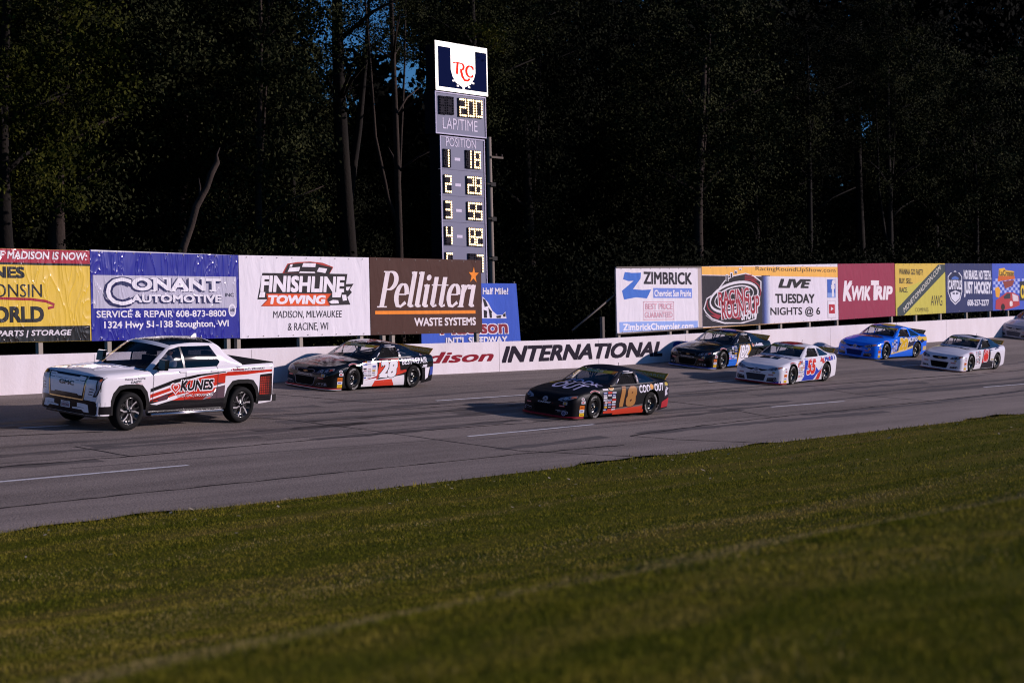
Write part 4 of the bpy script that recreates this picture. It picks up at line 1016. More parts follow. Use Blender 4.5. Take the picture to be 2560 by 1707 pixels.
    n_ = len(pts); prof = [(.93, .095), (1.0, .085), (1.004, .05), (.93, .045)]
    sp.add([(x*(.985+.015*a if a < 1 else 1)-(0 if a >= 1 else .05), y*a, z) for x, y in pts for a, z in prof], [(i*4+j, i*4+4+j, i*4+4+(j+1) % 4, i*4+(j+1) % 4) for i in range(n_-1) for j in range(4)], key(splitter[0]))
    sp.add([(x+.004, y*1.006, z) for x, y in pts for z in (.044, .06)], [(i*2, i*2+2, i*2+3, i*2+1) for i in range(n_-1)], key(splitter[1])); sp.build('splitter', root)
    # spoiler blade
    q = MB(); bl = [(-2.32, -.72, 1.0), (-2.32, .72, 1.0), (-2.46, .74, 1.175), (-2.46, -.74, 1.175)]
    nn = Vector((.19, 0, .16)).normalized()
    q.add(bl+[tuple(Vector(p)-nn*.012) for p in bl], [(0, 1, 2, 3), (7, 6, 5, 4), (0, 4, 5, 1), (1, 5, 6, 2), (2, 6, 7, 3), (3, 7, 4, 0)], 'satin:'+spoiler)
    v, f = text2d('MENARDS', .0, .0); q.add([tuple(Vector((-2.32-.14*t, y, 1.0+.175*t))+nn*.004) for y, t in [(-.42+p[0]*1.08, .3+p[1]*.42) for p in v]], f, 'satin:#cfc8a0')
    for y in (-.6, .6): q.box((-2.44, y-.01, 1.0), (-2.38, y+.01, 1.06), 'mat:#222226')
    q.build('spoiler', root)
    # chassis and wheel housings hide the inside
    ch = MB(); ch.box((-2.35, -.52, .13), (2.1, .52, .7), 'mat:#0c0c0e'); ch.box((-.98, -.88, .11), (.98, .88, .16), 'mat:#0c0c0e')
    for ax in (AXL, -AXL):
        for s in (1, -1):
            vs = []; nA = 16
            for k in range(nA+1):
                a = math.pi*k/nA-.0; vs += [(ax+.42*math.cos(a), s*.93, .36+.42*math.sin(a)), (ax+.42*math.cos(a), s*.52, .36+.42*math.sin(a))]
            ch.add(vs, [(i*2, i*2+1, i*2+3, i*2+2) for i in range(nA)], 'mat:#0a0a0b')
    ch.build('chassis', root)
    an = MB(); an.tube([(-.55, .25, 1.37), (-.57, .25, 1.5)], .008, 'mat:#141414', 5); an.build('antenna', root)
    for s in (1, -1):
        wheel_at(root, AXL, s*.80, .348, .05, s < 0); wheel_at(root, -AXL, s*.81, .348, 0, s < 0)
    place(root, pos[0]+dx, pos[1], yaw)
    dv = helmeted('person', .4, -.36, .45, suit, helmet).build('person'); tag(dv, 'helmeted driver seated inside the '+label, 'person'); dv.matrix_world = root.matrix_world.copy()
    return root

def number(sd, s, b, c, edge, lay=3, shear=.15, bold=.05, grow=.02):
    for i in range(8):
        dx, dz = grow*math.cos(i*.785), grow*math.sin(i*.785); sd.text(s, (b[0]+dx, b[1]+dz, b[2]+dx, b[3]+dz), edge, bold, shear, lay+i*.05)
    sd.text(s, b, c, bold, shear, lay+1)
def roof_no(tp, s, c, e='#e0dce2'):
    tp.text(s, (-.42, .1, .42, .62), e, .09, 0, 2, 90); tp.text(s, (-.4, .12, .4, .6), c, .05, 0, 3, 90)

def d28(sd, tp, fr):
    W, O = '#ece6ea', '#d8402a'
    sd.poly([(-1.0, .10), (-1.0, .86), (-.35, .88), (-.3, .3), (.9, .44), (.95, .10)], W, 1)
    sd.poly([(-.36, .30), (-.22, .9), (.64, .9), (.72, .55), (.98, .58), (.98, .5), (.62, .42), (-.2, .32)], O, 2)
    sd.poly([(-.5, .1), (-.42, .27), (.35, .3), (.5, .1)], O, 2); sd.poly([(-.9, .29), (-.3, .36), (-.3, .42)], '#a02028', 2); sd.poly([(-.3, .3), (.95, .42), (.95, .45), (-.3, .34)], '#26262c', 2.5)
    stickers(sd, -.98, .34, -.38, .87, 3, 8, 28)
    number(sd, '28', (-.26, .35, .58, .87), '#f0ecf0', '#1c1416', 3, .22, .06)
    sd.text('BESTREPAIR', (.78, .74, 1.98, .92), '#ece8ee', .02, .0, 3, 2); sd.text('.net', (1.72, .62, 1.98, .72), '#ece8ee', .05, 0, 3); sd.text('PRO', (.7, .5, 1.0, .56), '#c03028', .05, .2, 3)
    sd.poly([(1.92, .24), (1.88, .6), (2.12, .62), (2.05, .3)], W, 2); sd.poly([(2.14, .36), (2.14, .62), (2.34, .64), (2.34, .4)], '#3a4a9a', 2); sd.ell((1.72, .95, 1.9, 1.05), '#d0ccd4', 3); sd.ell((1.75, .965, 1.87, 1.035), '#7a2a3a', 4)
    tp.poly([(-.5, -1.75), (-.2, -1.0), (.55, -1.05), (.6, -1.5), (.2, -1.85)], '#5a4650', 1); tp.poly([(-.5, -1.42), (-.1, -1.2), (.5, -1.12), (.2, -1.3), (.42, -1.42), (0, -1.38), (-.2, -1.52)], '#b9b2b8', 3); tp.poly([(-.6, -1.35), (.5, -1.2), (.5, -1.14), (-.6, -1.3)], '#a03038', 2); tp.poly([(.1, -1.6), (.6, -1.45), (.5, -1.38)], '#c04038', 3)
    tp.poly([(-.5, .0), (.1, .05), (.5, .6), (-.3, .7)], '#c8c2c8', 1); roof_no(tp, '28', '#8a2a30', '#d6d0d6')
    stickers(sd, .70, 1.0, .78, 1.18, 1, 5, 3, ('#c9c6d0', '#d8d4da'))
def d18(sd, tp, fr):
    O = '#c8402a'
    sd.poly([(-1.02, .08), (-1.02, .2), (1.0, .31), (1.0, .1)], O, 2); sd.poly([(-1.0, .19), (1.0, .3), (1.0, .36), (-1.0, .22)], '#6a625e', 1)
    sd.poly([(1.9, .2), (1.92, .38), (2.5, .56), (2.5, .24)], '#a82c34', 2)
    stickers(sd, -1.0, .22, -.36, .76, 3, 8, 18); sd.ell((-.72, .79, -.48, .93), '#d8c090', 3); sd.ell((-.68, .82, -.52, .9), '#b0783a', 4); sd.rect((-1.0, .8, -.76, .88), '#dcd8de', 3)
    number(sd, '18', (-.2, .30, .62, .88), '#a8763e', '#5a2c20', 3, .2, .06)
    sd.text('COOK OUT', (.74, .7, 1.97, .92), '#e6e2ee', .03, .02, 3, 2); sd.ell((1.27, .77, 1.43, .92), '#d8902c', 4)
    sd.poly([(2.03, .5), (2.0, .95), (2.3, .98), (2.28, .5)], '#2a2630', 2); sd.poly([(2.08, .55), (2.22, .6), (2.16, .7), (2.26, .78), (2.12, .82), (2.06, .7)], '#cac6d2', 3); sd.ell((2.06, .85, 2.24, .95), '#b8a040', 3)
    tp.text('COOK', (-.5, -1.08, .76, -.76), '#c4bee0', .02, .0, 2); tp.text('OUT', (-.44, -1.8, .6, -1.2), '#c4bee0', .02, .0, 2); tp.stroke([(-.74, -1.36), (-.6, -1.1), (-.36, -1.0)], .022, '#b8982c', 2); tp.stroke([(-.74, -1.36), (-.5, -1.4), (-.42, -1.4)], .022, '#b8982c', 2)
    fr.text('JGR', (.6, .55, .74, .6), '#cfccda', .05, .1, 6); fr.rect((.28, .41, .3, .42), '#b02028', 3); fr.ell((.6, .1, .72, .24), '#a8a4bc', 5); fr.ell((.62, .12, .7, .22), '#5a5874', 6); fr.rect((.4, .235, .56, .245), '#b8b4bc', 5)
    tp.poly([(-.5, .0), (.5, .0), (.5, .7), (-.5, .7)], '#1a161c', 1); stickers(sd, .70, 1.0, .78, 1.18, 1, 5, 4, ('#c9c6d0', '#d8d4da'))
def d82(sd, tp, fr):
    W, Y, B = '#eae6ee', '#dba32a', '#1a6cd8'
    sd.poly([(-1.02, .1), (-1.02, .62), (-.4, .45), (-.3, .1)], B, 1); sd.rect((-1.02, .3, -.4, .31), '#101014', 2)
    sd.poly([(-.36, .1), (-.26, .55), (-.16, .9), (.62, .9), (.68, .7), (.5, .5), (.45, .1)], Y, 2); sd.poly([(-.3, .14), (-.2, .55), (-.1, .87), (.56, .87), (.58, .7), (.42, .5), (.38, .14)], W, 3)
    number(sd, '82', (-.1, .38, .5, .88), '#f4f0f6', '#26263e', 4, .2, .025, .02)
    stickers(sd, -.98, .36, -.36, .87, 3, 8, 82); sd.text('DIESEL', (.95, .82, 1.6, .94), '#e4e0ea', .07, .1, 3); sd.ell((.75, .8, .92, .94), '#d8b0a0', 3); sd.rect((.78, .85, .89, .89), '#c05a2a', 4)
    tp.poly([(-.35, .1), (.15, -.02), (.5, .2), (.2, .62)], '#2a3a9a', 2); tp.stroke([(-.62, -1.6), (.1, -1.62), (.62, -1.2)], .016, '#8a6a2a', 2); tp.poly([(-.4, -1.4), (.3, -1.42), (.5, -1.1), (-.3, -1.08)], '#3a3a42', 3); tp.poly([(-.6, -.95), (.3, -.92), (.55, -.85), (-.4, -.85)], '#5a5a66', 2)
    stickers(sd, .70, 1.0, .78, 1.18, 1, 5, 5, ('#c9c6d0', '#d8d4da'))
def d55(sd, tp, fr):
    B, Rd, W = '#2440b4', '#c83428', '#e8e4ea'
    sd.poly([(-.62, .1), (-.5, .3), (-.42, .9), (.24, .9), (.44, .6), (.78, .4), (1.0, .62), (.55, .28), (.38, .1)], B, 1)
    sd.poly([(-1.0, .1), (-.5, .22), (-.46, .32), (-.62, .1)], W, 2); sd.poly([(.58, .1), (.64, .3), (.98, .52), (.9, .3), (.84, .1)], Rd, 2)
    stickers(sd, -.96, .24, -.44, .87, 3, 8, 55); sd.poly([(-1.02, .55), (-1.0, .75), (-.6, .92), (-.62, .8), (-.9, .68)], Rd, 1.5)
    number(sd, '55', (-.28, .32, .46, .88), '#cc3024', '#ece6ea', 4, .2, .06, .03)
    sd.poly([(.78, .76), (.95, .94), (1.12, .9), (1.1, .8), (1.18, .72), (1.0, .68), (.95, .76)], '#c84a44', 2)
    sd.text('Mobil 1', (1.18, .77, 2.1, .95), '#4a4aa4', .06, .08, 3, 3); sd.ell((1.52, .8, 1.66, .92), '#c04048', 3.5)
    tp.text('M', (-.72, -1.12, -.36, -.9), '#2a2c6a', .06, 0, 2); tp.text('o', (-.32, -1.12, -.02, -.92), '#8a2a3a', .06, 0, 2); tp.text('bil', (.0, -1.12, .66, -.9), '#2a2c6a', .06, 0, 2)
    tp.rect((-.4, -1.5, .34, -1.18), '#1a1a22', 2); tp.poly([(-.02, -1.46), (.06, -1.46), (.06, -1.22), (0, -1.22), (-.06, -1.27), (-.02, -1.29)], '#e8e4ea', 3)
    tp.poly([(-.42, .0), (.2, -.08), (.46, .3), (.1, .6), (-.4, .6)], '#8a2428', 1); tp.text('55', (-.38, .1, .42, .6), '#b43a34', .06, 0, 2, 90)
    fr.poly([(.35, .08), (.9, .08), (.9, .17), (.75, .12)], B, 3); stickers(sd, .70, .97, .78, 1.18, 1, 5, 6, ('#3a3a44', '#5a5a66'))
def d20(sd, tp, fr):
    N, Y, W = '#1a1c44', '#e0b424', '#e6e2ea'
    sd.poly([(-.45, .33), (-.2, .9), (.5, .96), (1.1, .94), (2.2, .98), (2.0, .72), (1.0, .46), (.9, .42)], N, 1)
    sd.poly([(-1.02, .2), (-1.02, .26), (.3, .42), (1.02, .58), (1.0, .46), (.3, .34)], '#e4c87a', 2); stickers(sd, -.95, .26, -.42, .84, 3, 7, 20)
    number(sd, '20', (-.28, .36, .5, .90), '#e0b420', '#e6dfd0', 3, .2, .07, .025); sd.text('AUTO', (.5, .72, 1.32, .93), W, .06, .0, 3, 3)
    sd.poly([(1.33, .74), (1.38, .96), (2.35, .98), (2.35, .74), (2.0, .74), (1.8, .84), (1.6, .76)], '#d8b028', 3); sd.poly([(1.9, .3), (1.92, .5), (2.4, .5), (2.4, .35)], '#c8b07a', 2)
    tp.ell((-.6, -1.4, .6, -.85), '#3a2230', 1); tp.ell((-.5, -1.34, .5, -.92), '#5a2c34', 2)
    for i in range(5): tp.rect((-.42+.03*i, -1.28+i*.075, .42-.03*i, -1.26+i*.075), '#a86a48', 3)
    tp.poly([(-.2, .0), (.2, -.05), (.46, .1), (.2, .6), (-.2, .6)], '#b89a34', 2)
def d6(sd, tp, fr):
    K, Rd = '#141420', '#d42a28'
    sd.poly([(-.32, .1), (-.12, .9), (.6, .9), (.62, .4), (1.0, .38), (1.0, .1)], K, 1)
    number(sd, '6', (-.12, .38, .4, .88), '#d42a26', '#e8e4ea', 4, .2, .1, .03); sd.poly([(-.26, .34), (-.06, .89), (.5, .89), (.36, .36)], '#b82428', 2)
    sd.poly([(.4, .8), (.5, .98), (2.1, 1.02), (1.5, .9)], '#20243e', 1); sd.poly([(.6, .4), (.62, .74), (1.0, .7), (1.0, .4)], '#e0dce2', 2)
    stickers(sd, -.94, .3, -.42, .9, 3, 9, 6, ('#8a8892', '#6a6872', '#b04038', '#d8d4da', '#4a4a54')); sd.rect((.66, .42, .95, .48), '#b0a070', 3)
    tp.text('giedel', (-.66, -1.24, .68, -.92), '#1c1a22', .06, .12, 2, -3); tp.poly([(-.1, .3), (.45, .02), (.5, .7), (-.5, .7)], K, 2)
    for i in range(17): fr.rect((-.8+i*.1, .105, -.786+i*.1, .118), '#3a3840', 3)
def d15(sd, tp, fr):
    stickers(sd, -.95, .3, -.4, .9, 3, 8, 15); sd.poly([(-.2, .3), (.0, .88), (.6, .88), (.5, .3)], '#2a2830', 2)
PX = lambda a, b, off=.80: (lambda p, q: ((p[0]+q[0])/2, (p[1]+q[1])/2+off))(on_track(*a), on_track(*b))
race_car('black race car 28 with white and orange sides', PX((874, 976), (1024, 967)), -1.0, '#0d0d10', '#12141f', nose_ss, ('#0b0b0d', '#8a868e'), d28, ('#a0282e', '#ded8dc'), roofpaint='#141216')
race_car('satin black race car 18 with orange red skirts', PX((1489, 1047), (1623, 1034)), -2.5, '#141418', '#1a1b26', nose_camry, ('#101013', '#cfccd4'), d18, ('#8e2030', '#7a1c28'), fin='satin', helmet='car:#b8b4c8', roll='mat:#55545c', glass='hazy_glass', dx=-.2)
race_car('black race car 82 with blue and yellow sides', PX((1805, 921), (1883, 916)), 0, '#0d0d10', '#10121c', nose_ss, ('#0b0b0d', '#6a686e'), d82, ('#26409a', '#b9c4e4'), roofpaint='#121218')
race_car('white race car 55 with red and blue swooshes', PX((1983, 959), (2065, 952)), 2.5, '#e4e0e6', '#e4e0e6', nose_camry, ('#4a474e', '#1e1c22'), d55, ('#8a2430', '#a03038'), helmet='car:#8f98b8', roll='mat:#77757c', glass='hazy_glass', dx=-.36)
race_car('bright blue race car 20 with yellow number', PX((2213, 898.6), (2286, 892)), -2.5, '#1a6cec', '#1a72f0', nose_camry, ('#12286a', '#b8b8c8'), d20, ('#3d5f9c', '#1d56c0'), spoiler='#a8835a', roofpaint='#1a58cc', dx=-.15)
race_car('white race car 6 with red number on black', PX((2425, 927), (2489, 922.6)), 1.0, '#e2dee6', '#1a1e34', nose_ss, ('#0e0e12', '#c6c2ca'), d6, ('#cfcbd2', '#8a2028'), roofpaint='#d4d0d8', roll='mat:#66646c', dx=-.3)
race_car('silver grey race car cut off at the right edge', PX((2590, 850), (2662, 845)), -1.0, '#9a98a2', '#9a98a2', nose_camry, ('#5a5862', '#2a2830'), d15, ('#8a8892', '#6a6872'), dx=-.55)

# ---- the white pickup
TK_CTRL = [(2.92, 0, 2.76, 0, .38, 1.31, 0, .72, 0), (2.91, .5, 2.76, .48, .38, 1.315, .01, .72, 0), (2.87, .84, 2.72, .79, .38, 1.32, .03, .72, 0), (2.75, .995, 2.56, .89, .38, 1.33, .05, .74, 0), (2.5, 1.03, 2.36, .92, .38, 1.34, .065, .82, .0),
           (1.86, 1.04, 1.8, .93, .40, 1.365, .07, .82, .02), (1.2, 1.03, 1.2, .94, .38, 1.385, .05, .82, .04), (0, 1.03, 0, .95, .38, 1.41, .03, .83, .05), (-1.2, 1.03, -1.2, .96, .38, 1.44, .0, .85, .05), (-1.86, 1.04, -1.86, .97, .42, 1.455, .0, .87, .03),
           (-2.75, 1.02, -2.74, .96, .48, 1.475, 0, .87, .02), (-3.0, .97, -2.98, .92, .52, 1.475, 0, .89, .0), (-3.06, .6, -3.05, .58, .52, 1.475, 0, .9, 0), (-3.07, 0, -3.06, 0, .52, 1.475, 0, .9, 0)]
TK_CAB = [(1.58, 1.42, 1.24, .90, 1.375, .935, 1.375), (1.12, 1.70, .88, .83, 1.63, .945, 1.385), (.62, 1.985, .44, .76, 1.91, .95, 1.39), (.3, 2.05, .2, .74, 1.96, .95, 1.40), (-.3, 2.085, -.3, .735, 1.995, .955, 1.41), (-.85, 2.075, -.85, .74, 1.98, .955, 1.42),
          (-1.2, 2.04, -1.16, .755, 1.935, .955, 1.43), (-1.28, 1.75, -1.42, .84, 1.71, .96, 1.44), (-1.36, 1.48, -1.86, .945, 1.478, .965, 1.455)]
def zs_(g, k, o): g.it = [([(p[0], p[1]*k+o) for p in v], f, c, l) for v, f, c, l in g.it]
def pickup():
    root = empty('pickup_truck', 'white crew cab pickup with red and black side graphics leading the pack', 'pickup truck')
    P, K = 'car:#eae4e8', 'blk:#0b0b0d'
    bm = loft_body(TK_CTRL)
    okside = lambda f: abs(f.calc_center_median().y) > .6 and abs(f.normal.z) < .8
    for ax in (1.86, -1.86):
        A = [(ax+x, z) for x, z in ((.52, .2), (.52, .62), (.46, .82), (.32, .97), (.16, 1.0), (-.16, 1.0), (-.32, .97), (-.46, .82), (-.52, .62), (-.52, .2))]
        for f in cut_xz(bm, A, okside): f.material_index = 9
        B = [(ax+x, z) for x, z in ((.62, .2), (.62, .66), (.54, .9), (.37, 1.07), (.18, 1.1), (-.18, 1.1), (-.37, 1.07), (-.54, .9), (-.62, .66), (-.62, .2))]
        for f in cut_xz(bm, B, lambda f: okside(f) and f.material_index != 9): f.material_index = 8
    bmesh.ops.delete(bm, geom=[f for f in bm.faces if f.material_index == 9], context='FACES')
    cab = loft_cab(TK_CAB, ws=(.2, 1.9), rw=(6.3, 7.6), edge=.93, roof=(2.35, 5.6))
    side = lambda s: (lambda f: f.material_index == 1 and f.calc_center_median().y*s > 0)
    for s in (1, -1):
        for f in cut_xz(cab, [(1.12, 1.41), (.5, 1.855), (.16, 1.925), (.12, 1.42)], side(s)): f.material_index = 4
        for f in cut_xz(cab, [(.06, 1.42), (.1, 1.93), (-.86, 1.935), (-1.06, 1.65), (-1.1, 1.54), (-1.0, 1.44)], side(s)): f.material_index = 5
        for f in cut_xz(cab, [(.12, 1.415), (.16, 1.925), (.1, 1.93), (.06, 1.42)], side(s)): f.material_index = 7
    tmp = bmesh.new()
    for b in (bm, cab):
        me_ = bpy.data.meshes.new('x'); b.to_mesh(me_); tmp.from_mesh(me_); bpy.data.meshes.remove(me_)
    bvh = BVHTree.FromBMesh(tmp); tmp.free()
    def bk(f):
        c = f.calc_center_median()
        if f.material_index == 8: return None
        if abs(f.normal.z) > .5 and c.z > 1.3 and c.x < 1.38 and abs(c.y) < .92: return 'mat:#111113' if c.x > -1.3 else None
        return P
    body = MB(); bm_to(body, bm, bk); bm_to(body, cab, lambda f: {0: P, 1: P, 7: K}.get(f.material_index))
    sd, fr, tp = G('car'), G('car'), G('car')
    Rd, B, W = '#c8301e', '#141216', '#eee8ec'
    # side graphics: s runs towards the tail
    sd.poly([(-1.24, .33), (-1.24, .62), (1.24, .62), (1.24, .33)], B, 1); sd.rect((-2.95, .33, -2.3, .56), B, 1); sd.rect((-2.62, .56, -2.46, .66), P, 2)
    sd.poly([(-1.23, .62), (-1.23, .78), (-.3, .98), (.5, 1.14), (1.24, 1.2), (1.24, .62)], Rd, 1)
    sd.poly([(-1.23, .83), (-1.23, .91), (-.45, 1.1), (.3, 1.19), (1.24, 1.235), (1.24, 1.215), (.4, 1.15), (-.4, 1.02)], B, 2)
    sd.poly([(-1.23, .79), (-1.23, .82), (-.2, 1.06), (.7, 1.165), (.1, 1.07), (-.5, .95)], W, 2.5)
    sd.poly([(-1.23, .70), (-.5, .86), (-.1, .93), (-.6, .80), (-1.23, .66)], W, 2)
    sd.poly([(-1.23, .64), (-.75, .74), (-.35, .84), (-.7, .70), (-1.2, .62)], B, 2.2)
    sd.poly([(-1.23, .56), (-1.0, .60), (-.5, .72), (.1, .8), (-.45, .64), (-1.0, .54)], W, 2)
    sd.poly([(-1.0, .6), (-.62, .66), (-.7, .78), (-.95, .7)], '#5a3440', 2.4); sd.poly([(.75, .62), (1.24, .62), (1.24, .96), (1.0, .98), (.9, .8)], '#5c4650', 1.5); sd.poly([(.5, .6), (.8, .66), (.9, .8), (.7, .74)], '#8d8088', 2)
    sd.poly([(-.1, .62), (.3, .7), (.7, .72), (.5, .6)], '#8a2018', 1.6); sd.poly([(.7, .84), (1.24, .92), (1.24, .965), (.7, .885)], W, 2)
    # tail part behind the rear wheel
    sd.poly([(2.46, .62), (2.46, 1.12), (2.9, 1.19), (2.95, .62)], '#170d0e', 1); sd.poly([(1.24, 1.18), (1.3, 1.22), (2.9, 1.24), (2.9, 1.19), (2.4, 1.17), (1.7, 1.125), (1.24, 1.12)], Rd, 1); sd.poly([(1.24, 1.1), (1.24, 1.125), (2.3, 1.15), (2.92, 1.185), (2.92, 1.15), (2.3, 1.12)], W, 1.5)
    for i in range(6):
        for j in range(8): sd.rect((2.48+i*.072, .65+j*.055, 2.535+i*.072, .69+j*.055), '#a82c1c' if i < 3 else ('#84241a' if i < 5 else '#4a1814'), 2)
    sd.rect((2.44, .36, 3.05, .62), B, 1)
    # lettering
    hx, hz = -.42, .90
    heart = [(hx+.155*math.sin(R(t))**3, hz+.13*(math.cos(R(t))*.8125-.3125*math.cos(R(2*t))-.125*math.cos(R(3*t))-.0625*math.cos(R(4*t)))) for t in range(0, 360, 12)]
    sd.poly([(hx+(p[0]-hx)*1.25, hz+(p[1]-hz)*1.25) for p in heart], W, 3); sd.poly(heart, Rd, 4); sd.poly([(hx+(p[0]-hx)*.68, hz+.01+(p[1]-hz)*.68) for p in heart], W, 5); sd.poly([(hx+(p[0]-hx)*.5, hz+.01+(p[1]-hz)*.5) for p in heart], Rd, 6)
    sd.text('KUNES', (-.30, .80, .86, 1.09), W, .10, .15, 3.5); sd.text('KUNES', (-.27, .825, .83, 1.065), B, .045, .15, 4.5); sd.poly([(-.12, .93), (-.02, .97), (.06, 1.05), (-.02, 1.05)], Rd, 5.5)
    sd.text('BUICK GMC | STOUGHTON', (-.36, .67, .84, .745), B, .05, .15, 3.5); sd.text('BUICK GMC | STOUGHTON', (-.36, .67, .84, .745), W, .015, .15, 4.5)
    sd.text('Making car buying', (-2.06, 1.115, -1.42, 1.17), B, .0, 0, 2, 2); sd.text('EASY!', (-1.86, 1.05, -1.55, 1.105), B, .02, 0, 2, 2); sd.poly([(-1.78, 1.03), (-1.6, 1.037), (-1.45, 1.03), (-1.6, 1.045)], Rd, 2)
    sd.text('Madison', (1.42, 1.245, 1.87, 1.305), '#a02838', .03, .1, 3); sd.text("INT'L SPEEDWAY", (1.9, 1.25, 2.62, 1.3), B, .0, .05, 2); sd.text("WISCONSIN'S FASTEST HALF MILE!", (1.5, 1.212, 2.6, 1.235), B, .0, .1, 2)
    for i in range(3): sd.rect((1.6+i*.05, 1.31+(i % 2)*.01, 1.64+i*.05, 1.322+(i % 2)*.01), B, 3)
    # door shut lines
    for s0 in (-1.15, -.1, .98): sd.rect((s0-.006, .62, s0+.006, 1.36), '#4a464a', 5)
    # front: light panel in a dark surround, bumper
    fr.poly([(-1.0, .62), (-1.0, .28), (1.0, .28), (1.0, .62), (.7, .64), (-.7, .64)], B, 1)
    fr.poly([(-.68, 1.13), (.68, 1.13), (.6, .63), (-.6, .63)], B, 2); fr.stroke([(-.66, 1.12), (-.575, .635), (.575, .635), (.66, 1.12)], .012, 'metal:#c8b080', 3)
    fr.poly([(-.62, 1.11), (-.42, 1.11), (-.38, 1.085), (.38, 1.085), (.42, 1.11), (.62, 1.10), (.54, .72), (.42, .72), (.38, .745), (-.38, .745), (-.42, .72), (-.54, .72)], '#f6eeee', 3)
    fr.text('GMC', (-.26, .90, .26, .99), B, .06, 0, 4.5)
    for s in (-1, 1):
        fr.poly([(s*.40, .56), (s*.62, .56), (s*.74, .545), (s*.78, .39), (s*.62, .39), (s*.56, .43), (s*.24, .43), (s*.24, .46), (s*.40, .47)], '#f0e8e8', 3)
        fr.rect((min(s*.4, s*.62), .468, max(s*.4, s*.62), .476), B, 4); fr.poly([(s*.99, .9), (s*.93, .6), (s*1.0, .6)], P, 3)
    zs_(sd, 1.065, -.0); zs_(fr, 1.13, -.0)
    for gg, vw in ((sd, 'side'), (fr, 'front')): conform(body, gg, bvh, vw)
    body.build('body', root)
    # black arch trim and sills
    ar = MB(); bm_to(ar, bm, {8: K}); ar.build('wheel_arch_trim', root)
    for s in (1, -1):
        q = MB(); q.tube([(1.2, s*1.06, .35), (-1.18, s*1.06, .35)], .035, 'metal:#d0ccd0', 8); q.box((-1.2, min(s*.9, s*1.03), .32), (1.22, max(s*.9, s*1.03), .41), K); q.build('side_step', root)
    h = {}
    for s in (1, -1):
        q = G('blk')
        q.poly([(s*.69, 1.13), (s*.9, 1.14), (s*1.0, 1.12), (s*1.0, .84), (s*.93, .72), (s*.86, .72), (s*.92, .86), (s*.92, 1.07), (s*.69, 1.07)], '#14141a', 2)
        q.poly([(s*.66, 1.06), (s*.9, 1.06), (s*.9, .9), (s*.84, .72), (s*.63, .71)], '#f2eaec', 2)
        for i in range(3): q.rect((min(s*(.77-.02*i), s*(.88-.02*i)), .865-i*.055, max(s*(.77-.02*i), s*(.88-.02*i)), .885-i*.055), '#26242a', 3)
        q.poly([(s*.94, 1.06), (s*.99, 1.07), (s*.98, .9), (s*.93, .75), (s*.9, .76), (s*.94, .88)], '#8a8a9a', 3); q.rect((min(s*.955, s*.985), 1.04, max(s*.955, s*.985), 1.09), '#b05a2a', 4)
        zs_(q, 1.13, 0); m1 = MB(); conform(m1, q, bvh, 'front', .05); m1.build('headlight', root)
    q = MB(); g_ = G('satin'); g_.rect((-.16, .44, .16, .575), '#e0d8d8', 4); g_.text('WISCONSIN', (-.1, .545, .1, .565), '#8a3a40', .03, 0, 5); g_.text('B85008', (-.13, .46, .13, .53), '#8a4a50', .02, 0, 5); zs_(g_, 1.1, 0); conform(q, g_, bvh, 'front'); q.build('licence_plate', root)
    for idx, nm, k in ((2, 'windshield', 'screen_glass'), (3, 'rear_window', 'tinted_glass'), (6, 'roof_glass', 'blk:#08080a')):
        q = MB(); q.add(*inset(cab, idx, .003), k, True); q.build(nm, root)
    for s in (1, -1):
        q = MB(); q.add(*inset(cab, 4, .004, s), 'truck_glass', True); q.build('front_side_window', root)
        q = MB(); q.add(*inset(cab, 5, .004, s), 'tinted_glass', True); q.build('rear_side_window', root)
        q = MB(); y = s*1.09
        vs = [(.9+dx, y+dy*s, 1.45+dz) for dx, dy, dz in ((.0, -.12, -.04), (.09, -.1, -.04), (.09, .12, -.04), (0, .15, -.04), (-.03, -.12, .22), (.07, -.1, .21), (.07, .1, .2), (-.03, .15, .21))]
        q.add(vs, [(0, 1, 2, 3), (4, 7, 6, 5), (0, 4, 5, 1), (1, 5, 6, 2), (2, 6, 7, 3), (3, 7, 4, 0)], K); q.box((.9, min(s*.93, s*1.06), 1.39), (.97, max(s*.93, s*1.06), 1.46), K); q.build('mirror', root)
        for x in (.18, -.86):
            q = MB(); q.box((x-.12, min(s*1.0, s*1.035), 1.32), (x+.12, max(s*1.0, s*1.035), 1.355), P); q.build('door_handle', root)
        q = MB(); q.add([(-2.94, s*.985, 1.0), (-2.85, s*1.024, 1.02), (-2.86, s*1.018, 1.42), (-2.98, s*.97, 1.43), (-3.02, s*.93, 1.0), (-3.03, s*.92, 1.43)], [(0, 1, 2, 3), (4, 0, 3, 5)], 'blk:#3a1014'); q.build('taillight', root)
    q = MB(); q.add([(-1.32, -.93, 1.49), (-1.32, .93, 1.49), (-3.0, .93, 1.5), (-3.0, -.93, 1.5), (-1.32, -.93, 1.36), (-1.32, .93, 1.36), (-3.0, .93, 1.36), (-3.0, -.93, 1.36)], [(0, 1, 2, 3), (0, 4, 5, 1), (1, 5, 6, 2), (2, 6, 7, 3), (3, 7, 4, 0)], 'mat:#161618'); q.build('bed_cover', root)
    q = MB(); q.box((-3.14, -.98, .5), (-3.0, .98, .68), K); q.build('rear_bumper', root)
    q = MB(); q.add([(-.95, -.02, 2.075), (-.95, .02, 2.075), (-1.13, .035, 2.045), (-1.13, -.035, 2.045), (-1.08, 0, 2.16), (-1.15, 0, 2.155)], [(0, 4, 1), (1, 4, 5, 2), (2, 5, 3), (3, 5, 4, 0)], P); q.build('antenna', root)
